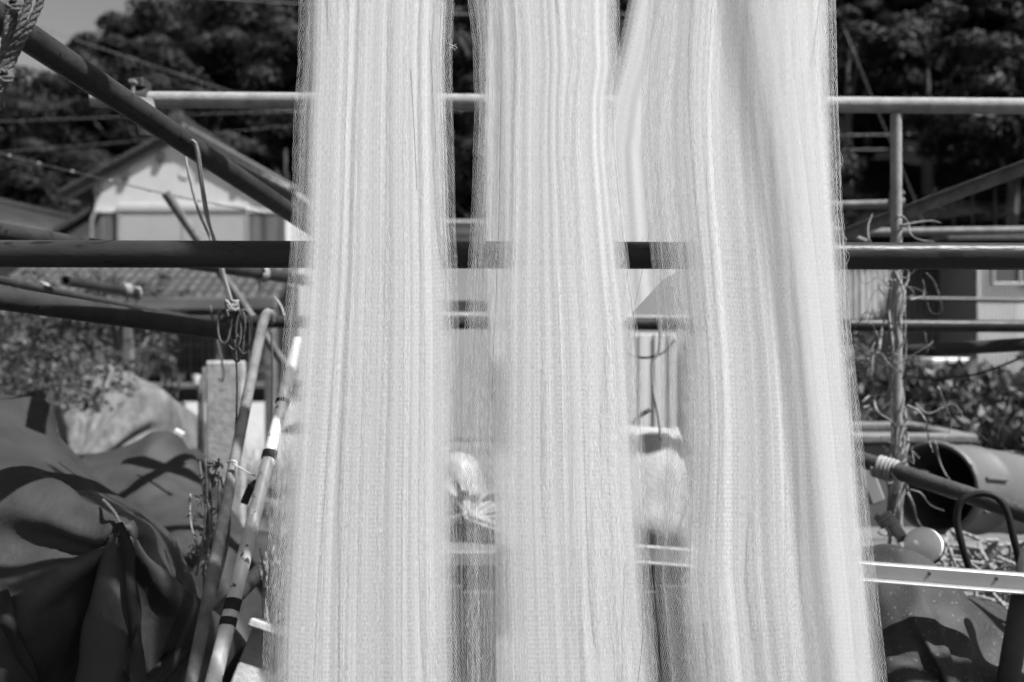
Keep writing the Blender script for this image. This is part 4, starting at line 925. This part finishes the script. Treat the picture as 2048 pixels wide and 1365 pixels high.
def shrub(name, label, centre, rad, clumps, per, lw, ll, m, seed, stems=7, droop=0.0, base_z=0.0, cat='shrub'):
    r = np.random.default_rng(seed); c = np.array(centre, float); rad = np.array(rad, float)
    t = thing(name, label, cat, (c[0], c[1], base_z))
    cs, rs = [], []
    for k in range(clumps):
        d = r.normal(size=3); d /= np.linalg.norm(d); cs.append(c + d * rad * r.uniform(0.35, 1.0)); rs.append(rad.min() * r.uniform(0.22, 0.42))
    V, F = leaf_cloud(cs, rs, per, lw, ll, r, 0.9, droop); mb = MB(); mb.add(V, F); f = mb.build('foliage', m, t); f['kind'] = 'stuff'
    for k in range(stems):
        e = cs[k % clumps]; MB().tube(spline([(c[0] + r.normal() * 0.1, c[1] + r.normal() * 0.1, base_z), (c * 0.5 + e * 0.5) * [1, 1, 0.6] + [0, 0, base_z * 0.4], e], 0.1), 0.012, 5).build('stem', 'bark', t, True)
    return t
shrub('leafy_shrub', 'dense small-leaved shrub spreading over the pale netting heap', (-4.35, 7.2, 1.45), (1.25, 0.7, 0.55), 70, 75, 0.03, 0.055, 'leaf_bush', 21)
shrub('leafy_shrub', 'trailing small-leaved shrub hanging over the slope of the netting heap', (-3.45, 6.1, 1.12), (0.62, 0.45, 0.40), 46, 40, 0.028, 0.05, 'leaf_bush', 22)
shrub('twiggy_shrub', 'sparse twiggy shrub in front of the pantile roof under the eye-level pipe', (-5.0, 10.5, 2.05), (0.80, 0.4, 0.45), 55, 60, 0.03, 0.06, 'leaf_bush', 23, 10)
shrub('creeper', 'dark creeper hanging beside the veranda screen', (-3.62, 8.4, 1.30), (0.22, 0.2, 0.42), 20, 40, 0.03, 0.06, 'leaf_bush', 24, 5)
shrub('dark_conifer', 'slim dark conifer standing between the heap and the slab', (-2.95, 6.9, 0.78), (0.14, 0.14, 0.5), 26, 60, 0.012, 0.06, 'leaf_far', 25, 3, cat='plant')
def weed(label, u, v0, v1, Y, n, seed, m='vine', name='dry_weed'):
    r = np.random.default_rng(seed); t = thing(name, label, 'weed', P(u, v0, Y))
    for k in range(n):
        a = P(u + r.normal() * 8, v0, Y + r.normal() * 0.05); b = P(u + r.normal() * 20, v1 + r.uniform(0, 60), Y + r.normal() * 0.08)
        MB().tube(spline([a, a * 0.45 + b * 0.55 + r.normal(size=3) * 0.012, b], 0.02), np.linspace(0.0028, 0.001, len(spline([a, a * 0.45 + b * 0.55, b], 0.02)))[0] * 0.9, 5).build('stem', m, t, True)
    cs = [P(u + r.normal() * 12, v1 + r.uniform(10, 160), Y) for _ in range(14)]
    V, F = leaf_cloud(cs, [0.022] * 14, 12, 0.006, 0.016, r); mb = MB(); mb.add(V, F); mb.build('seed_head', m, t)['kind'] = 'stuff'
weed('dark dried weed stalks standing beside the grey pole', 425, 1180, 915, 2.0, 9, 31, 'bark')
weed('pale dry stalks at the foot of the leaning poles', 545, 1330, 1090, 2.05, 10, 32)
weed('thin straw stalks in front of the tied tarpaulin', 402, 1150, 985, 1.9, 3, 33)
r = np.random.default_rng(77); gl = MB()          # rough grass on the yard behind the tarpaulins
gp = np.stack([r.uniform(-3.0, -1.2, 1500), r.uniform(4.3, 9.0, 1500), np.zeros(1500)], 1)
V = []
for q in gp:
    h = r.uniform(0.12, 0.55); d = r.normal(size=2) * 0.35 * h; w = 0.006
    V += [q + [-w, 0, 0], q + [w, 0, 0], q + [d[0] + 0.001, d[1], h], q + [d[0] - 0.001, d[1], h]]
gl.add(V, [(4 * i, 4 * i + 1, 4 * i + 2, 4 * i + 3) for i in range(1500)])
one(gl, 'grass', 'vine', 'pale dry grass growing on the yard behind the tarpaulins', 'grass', kind='stuff')

# ---------------------------------------------------------------- right clutter
shrub('broadleaf_shrub', 'leafy shrub with drooping oval leaves behind the barrel at the right edge', (3.35, 5.2, 0.95), (0.95, 0.55, 0.48), 70, 55, 0.04, 0.115, 'leaf_gloss', 41, 9, 0.9)
shrub('broadleaf_shrub', 'leafy shrub behind the vine-wrapped post and against the shed', (2.55, 5.6, 1.05), (0.55, 0.4, 0.62), 46, 50, 0.04, 0.10, 'leaf_gloss', 42, 7, 0.7)
shrub('broadleaf_shrub', 'dark big-leaved plant at the far right below the sagging cable', (3.25, 4.6, 0.72), (0.42, 0.4, 0.42), 26, 40, 0.07, 0.14, 'leaf_bush', 43, 5, 0.9)
bin_ = thing('white_bin', 'white plastic bin with a rimmed lid above the leafy shrub', 'bin', (xc(1886, 7.2), 7.2, 0))
c = np.array([xc(1886, 7.2), 7.2, 0]); zt = zc(716, 7.2)
mb = MB(); mb.add([c + [sx * w, sy * w * 0.8, z] for z, w in ((0.0, 0.125), (zt - 0.05, 0.165)) for sx, sy in ((-1, -1), (1, -1), (1, 1), (-1, 1))], [(3, 2, 1, 0), (4, 5, 6, 7), (0, 1, 5, 4), (1, 2, 6, 5), (2, 3, 7, 6), (3, 0, 4, 7)]); mb.build('body', 'white_plastic', bin_)
MB().obox(c + [0, 0, zt - 0.025], (0.18, 0.15, 0.024), bev=0.01).build('lid', 'white_plastic', bin_)
cord([(1700, 690, 3.6), (1790, 742, 3.4), (1850, 757, 3.2), (1935, 752, 3.0), (2000, 733, 2.9), (2130, 680, 2.8)], 0.0042, 'rubber', 'black cable sagging across in front of the leafy shrub', 'sagging_cable', 0.03)
tr = thing('concrete_trough', 'old concrete trough with a pale rim behind the barrel', 'trough', (2.0, 4.3, 0))
a, b = P(1700, 866, 4.2), P(1940, 880, 4.2)
MB().box((a[0], 4.15, 0), (b[0] - 0.02, 4.75, a[2] - 0.05), bev=0.01).build('body', 'corr', tr)
for x0, x1, y0, y1 in ((a[0] - 0.02, b[0], 4.12, 4.21), (a[0] - 0.02, b[0], 4.70, 4.79), (b[0] - 0.09, b[0], 4.214, 4.696)):
    MB().box((x0, y0, a[2] - 0.047), (x1, y1, a[2]), bev=0.012).build('rim', 'rim', tr)
# platform carrying barrel and rope heap
pf = thing('plank_platform', 'low plank platform under the rope heap and the barrel', 'platform', (1.7, 2.9, 0))
for k in range(7):
    MB().box((0.95, 2.25 + 0.27 * k, 0.50), (2.9, 2.50 + 0.27 * k, 0.54), bev=0.004).build('plank', 'beam_wood', pf)
for x in (1.05, 2.8):
    for y in (2.35, 3.95): MB().box((x - 0.04, y - 0.04, 0), (x + 0.04, y + 0.04, 0.497), bev=0.004).build('leg', 'dark_wood', pf)
bl = thing('barrel', 'big grey plastic barrel lying on its side with its dark mouth open', 'barrel', P(1950, 1060, 3.3))
mc = P(1868, 975, 3.05); ax = np.array([0.85, 0.50, -0.13]); ax /= np.linalg.norm(ax)
L_ = 0.85; prof = [(0.0, 0.172), (0.015, 0.178), (0.03, 0.172), (0.20, 0.170), (0.215, 0.177), (0.24, 0.177), (0.255, 0.170), (0.52, 0.166), (0.535, 0.173), (0.56, 0.173), (0.575, 0.165), (0.8, 0.155), (L_, 0.13)]
MB().tube([mc + ax * t_ for t_, _ in prof], [q * 1.0 for _, q in prof], 40, caps=False).build('shell', 'barrel_out', bl, True, 50)
inner = [mc + ax * 0.002, mc + ax * 0.3, mc + ax * 0.78, mc + ax * 0.80]
mb = MB(); mb.tube(inner, [0.160, 0.158, 0.148, 0.002], 40, caps=False); mb.build('inside', 'barrel_in', bl, True, 50)
mb = MB(); s1 = np.cross(ax, [0, 0, 1]); s1 /= np.linalg.norm(s1); s2 = np.cross(s1, ax)
mb.tube([mc + 0.167 * (s1 * math.cos(t_) + s2 * math.sin(t_)) for t_ in np.linspace(0, 6.2832, 49)], 0.0085, 8); mb.build('rim', 'barrel_out', bl, True)
mb = MB(); mb.tube([mc + ax * L_, mc + ax * (L_ + 0.01)], 0.13, 30); mb.build('bottom', 'barrel_out', bl)
for an_ in (0.35, -0.35):
    dr = (-s1 * math.cos(an_) * -1 + s2 * math.sin(an_)); 
    o_ = mc + ax * 0.12 + 0.178 * dr; MB().bar(o_ - ax * 0.07, o_ + ax * 0.07, 0.012, 0.012, up=dr, bev=0.003).build('lug', 'barrel_out', bl)
hz = thing('rubber_hose', 'black rubber hose hooked over the slanting pipe', 'hose', P(1980, 1000, 2.05))
MB().tube(spline([P(1942, 1150, 2.02), P(1924, 1090, 2.02), P(1914, 1040, 2.03), P(1922, 1004, 2.03), P(1955, 988, 2.02), P(1992, 994, 2.0), P(2014, 1024, 1.99), P(2028, 1080, 1.98), P(2042, 1140, 1.98), P(2050, 1200, 1.99)], 0.012), 0.0085, 12).build('tube', 'rubber', hz, True)
fl = thing('net_float', 'white ball float with a thin rope round it at the edge of the rope heap', 'float', P(1842, 1090, 2.2))
c = P(1848, 1092, 2.2); Rf = 0.050; mb = MB()
ph = np.linspace(-math.pi / 2 + 0.02, math.pi / 2 - 0.02, 19); mb.tube([c + Rf * np.array([0.5 * math.sin(q), 0.25 * math.sin(q), 0.83 * math.sin(q)]) for q in ph], [Rf * math.cos(q) for q in ph], 28); mb.build('ball', 'float', fl, True)
for k_, (n1_, n2_) in enumerate((((0.9, 0.1, -0.42), (0.1, -0.98, 0.0)), ((0.75, -0.1, -0.65), (-0.2, -0.95, -0.2)))):
    e1_ = np.array(n1_) / np.linalg.norm(n1_); e2_ = np.array(n2_) - e1_ * np.dot(e1_, n2_); e2_ /= np.linalg.norm(e2_); e3_ = np.cross(e1_, e2_)
    o_ = e1_ * Rf * (0.55 + 0.15 * k_); rr_ = math.sqrt(Rf ** 2 - np.dot(o_, o_)) + 0.002
    MB().tube([c + o_ + rr_ * (e2_ * math.cos(a_) + e3_ * math.sin(a_)) for a_ in np.linspace(0, 6.2832, 30)], 0.0026, 6).build('cord_loop', 'rope_dark', fl, True)
rh = thing('rope_heap', 'tangled heap of pale rope under the black hose', 'rope', P(1980, 1160, 2.35))
r = np.random.default_rng(55)
for k in range(52):
    cx, cy = r.uniform(1.10, 1.80), r.uniform(2.2, 2.75); hgt = 0.56 + 0.38 * math.exp(-((cx - 1.45) / 0.30) ** 2 - ((cy - 2.5) / 0.35) ** 2) * r.uniform(0.5, 1.0)
    a0, ra, rb = r.uniform(0, 6.28), r.uniform(0.08, 0.24), r.uniform(0.05, 0.16)
    pts = [(cx + ra * math.cos(a0 + t_) + 0.03 * r.normal(), cy + rb * math.sin(a0 + t_) + 0.03 * r.normal(), hgt + 0.045 * r.normal() - 0.1 * abs(math.sin(t_))) for t_ in np.linspace(0, r.uniform(2.5, 6.5), 8)]
    MB().rope(pts, r.choice([0.006, 0.0075, 0.005]), step=5, seg=5).build('rope_turn', 'rope_pale', rh, True)
pipe(P(1772, 1034, 2.3), P(1806, 1078, 2.24), 0.016, 'galv', 'short pale cut pipe poking down beside the white float', 'pipe_offcut')
lashing(1772, 1040, 2.29, (0.3, -0.4, -0.6), 0.017, 'rope lashing round the short cut pipe', 4, rr=0.005)
one(MB().tube([P(2010, 1400, 1.75), P(2036, 1240, 1.78), P(2062, 1100, 1.8)], 0.022, 12), 'dark_post', 'dark_wood', 'dark leaning post at the bottom right edge', 'post', True)
one(MB().obox(P(1738, 965, 2.6), (0.025, 0.02, 0.07), np.array(Matrix.Rotation(-0.35, 3, 'Y')), 0.006), 'plastic_jug', 'pale_plastic', 'pale plastic jug peeking out beside the net edge under the lashing', 'jug')
# dry vines climbing the upright post
vn = thing('dry_vine', 'tangle of dry leafless vines climbing the upright post', 'vine', P(1792, 1062, 2.4))
r = np.random.default_rng(91)
for k in range(7):      # main stems winding up the post
    ph_ = r.uniform(0, 6.28); vs = np.linspace(1070, r.uniform(430, 700), 12)
    MB().tube(spline([P(1793 + (11 + 8 * r.random()) * math.cos(ph_ + i * 0.8) + r.normal() * 5, v, 2.47 + 0.045 * math.sin(ph_ + i * 0.8)) for i, v in enumerate(vs)], 0.02), r.uniform(0.0035, 0.0066), 6, taper=0.45).build('stem', 'vine', vn, True)
for pts in ([(1790, 440), (1800, 432), (1815, 445), (1822, 470), (1840, 480), (1868, 484)], [(1738, 484), (1736, 455), (1745, 428)], [(1800, 452), (1830, 446), (1860, 442), (1882, 446)],
            [(1792, 545), (1808, 590), (1798, 640), (1812, 690), (1804, 760)], [(1758, 700), (1766, 650), (1778, 610), (1790, 600)], [(1752, 665), (1760, 700), (1780, 730), (1800, 745)],
            [(1820, 600), (1848, 590), (1846, 560)], [(1815, 812), (1835, 822), (1850, 840), (1858, 880), (1866, 905)], [(1876, 775), (1890, 810), (1902, 845), (1896, 870), (1886, 878)],
            [(1870, 885), (1878, 920), (1892, 950), (1912, 975)], [(1812, 980), (1840, 985), (1860, 1010), (1888, 1022)], [(1740, 760), (1745, 720), (1752, 700), (1760, 690)],
            [(1725, 805), (1740, 792), (1770, 790), (1780, 770)], [(1748, 800), (1756, 825), (1790, 850), (1812, 900), (1800, 920)], [(1815, 985), (1826, 1010), (1834, 1040), (1850, 1062)], [(1782, 560), (1778, 620), (1786, 700), (1782, 800), (1788, 900)]):
    MB().tube(spline([P(u, v, 2.42 + 0.05 * math.sin(i * 1.3 + u)) for i, (u, v) in enumerate(pts)], 0.015), r.uniform(0.003, 0.0052), 6, taper=0.25).build('stem', 'vine', vn, True)
for k in range(26):
    u, v = r.uniform(1735, 1860), r.uniform(480, 1010); n_ = r.integers(4, 7); pts = [P(u, v, 2.45 + r.normal() * 0.05)]
    for i in range(n_): pts.append(pts[-1] + r.normal(size=3) * [0.035, 0.03, 0.03] + [0, 0, -0.012])
    MB().tube(spline(pts, 0.012), r.uniform(0.0014, 0.0026), 5, taper=0.2).build('tendril', 'vine', vn, True)
# things glimpsed in the second gap
wb = thing('white_bag', 'bright white bag standing on the bench between the second and third net', 'bag', P(1300, 930, 2.9))
q = P(1300, 897, 2.85); mb = MB(); seg = []
for zz, w, dd in ((-0.308, 0.12, 0.19), (-0.20, 0.135, 0.165), (-0.09, 0.125, 0.12), (0.02, 0.115, 0.075), (0.066, 0.10, 0.045)):
    seg.append([q + np.array([w * math.copysign(abs(math.cos(a_)) ** 0.5, math.cos(a_)), dd * math.copysign(abs(math.sin(a_)) ** 0.5, math.sin(a_)), zz + 0.012 * math.sin(3 * a_ + 20 * zz)]) * 1.0 + np.array([0, 0.012 * math.sin(7 * a_ + 30 * zz), 0]) for a_ in np.linspace(0, 6.283, 24, endpoint=False)])
V = [p_ for s_ in seg for p_ in s_]; F = [(i * 24 + k, i * 24 + (k + 1) % 24, (i + 1) * 24 + (k + 1) % 24, (i + 1) * 24 + k) for i in range(4) for k in range(24)] + [tuple(range(24))[::-1], tuple(96 + k for k in range(24))]
mb.add(V, F); mb.build('body', 'foam', wb, True)
cord([(1322, 640, 2.5), (1318, 700, 2.5), (1304, 730, 2.5), (1306, 780, 2.5), (1316, 830, 2.5), (1322, 880, 2.5)], 0.0045, 'rope_pale', 'pale rope dangling in the gap between the second and third net')
cord([(1250, 708, 2.7), (1290, 716, 2.7), (1326, 706, 2.7), (1350, 680, 2.7)], 0.004, 'cord_dark', 'dark cord crossing the gap below the glossy level pipe')
one(MB().tube(spline([P(1262, 850, 2.7), P(1280, 832, 2.7), P(1300, 820, 2.7)], 0.02), 0.008, 7), 'stick', 'dark_wood', 'short dark stick slanting in the gap above the white bag', 'stick', True)

for k, (x, lab) in enumerate(((-0.28, 'added dark boarded crate darkening the space under the bench behind the first gap between the nets'), (0.48, 'added dark boarded crate darkening the space under the bench behind the second gap between the nets'))):
    cr = thing('darkening_crate', lab, 'crate', (x, 2.85, 0), 'crates added to darken under the bench')  # invented crates, added to make the space under the bench dark
    for q_ in range(4):
        MB().box((x - 0.24 + 0.12 * q_, 2.60, 0.01), (x - 0.123 + 0.12 * q_, 2.625, 0.70 - 0.02 * (q_ % 2)), bev=0.004).build('board', 'dark_wood', cr)
    for dx in (-0.22, 0.22): MB().box((x + dx - 0.02, 2.63, 0), (x + dx + 0.02, 3.1, 0.72), bev=0.004).build('side', 'dark_wood', cr)
    MB().box((x - 0.199, 3.06, 0.01), (x + 0.199, 3.09, 0.71)).build('back', 'dark_wood', cr)

wb2 = thing('white_board', 'tall white ribbed plastic board leaning behind the gap between the second and third net', 'board', (xc(1300, 4.6), 4.6, 0))
for k, u in enumerate(range(1262, 1350, 15)):
    MB().box((xc(u, 4.6) + 0.0005, 4.6 - 0.012 * (k % 2), 0.0), (xc(u + 15, 4.6) - 0.0005, 4.62, zc(668, 4.6)), bev=0.004).build('rib', 'white_plastic', wb2)
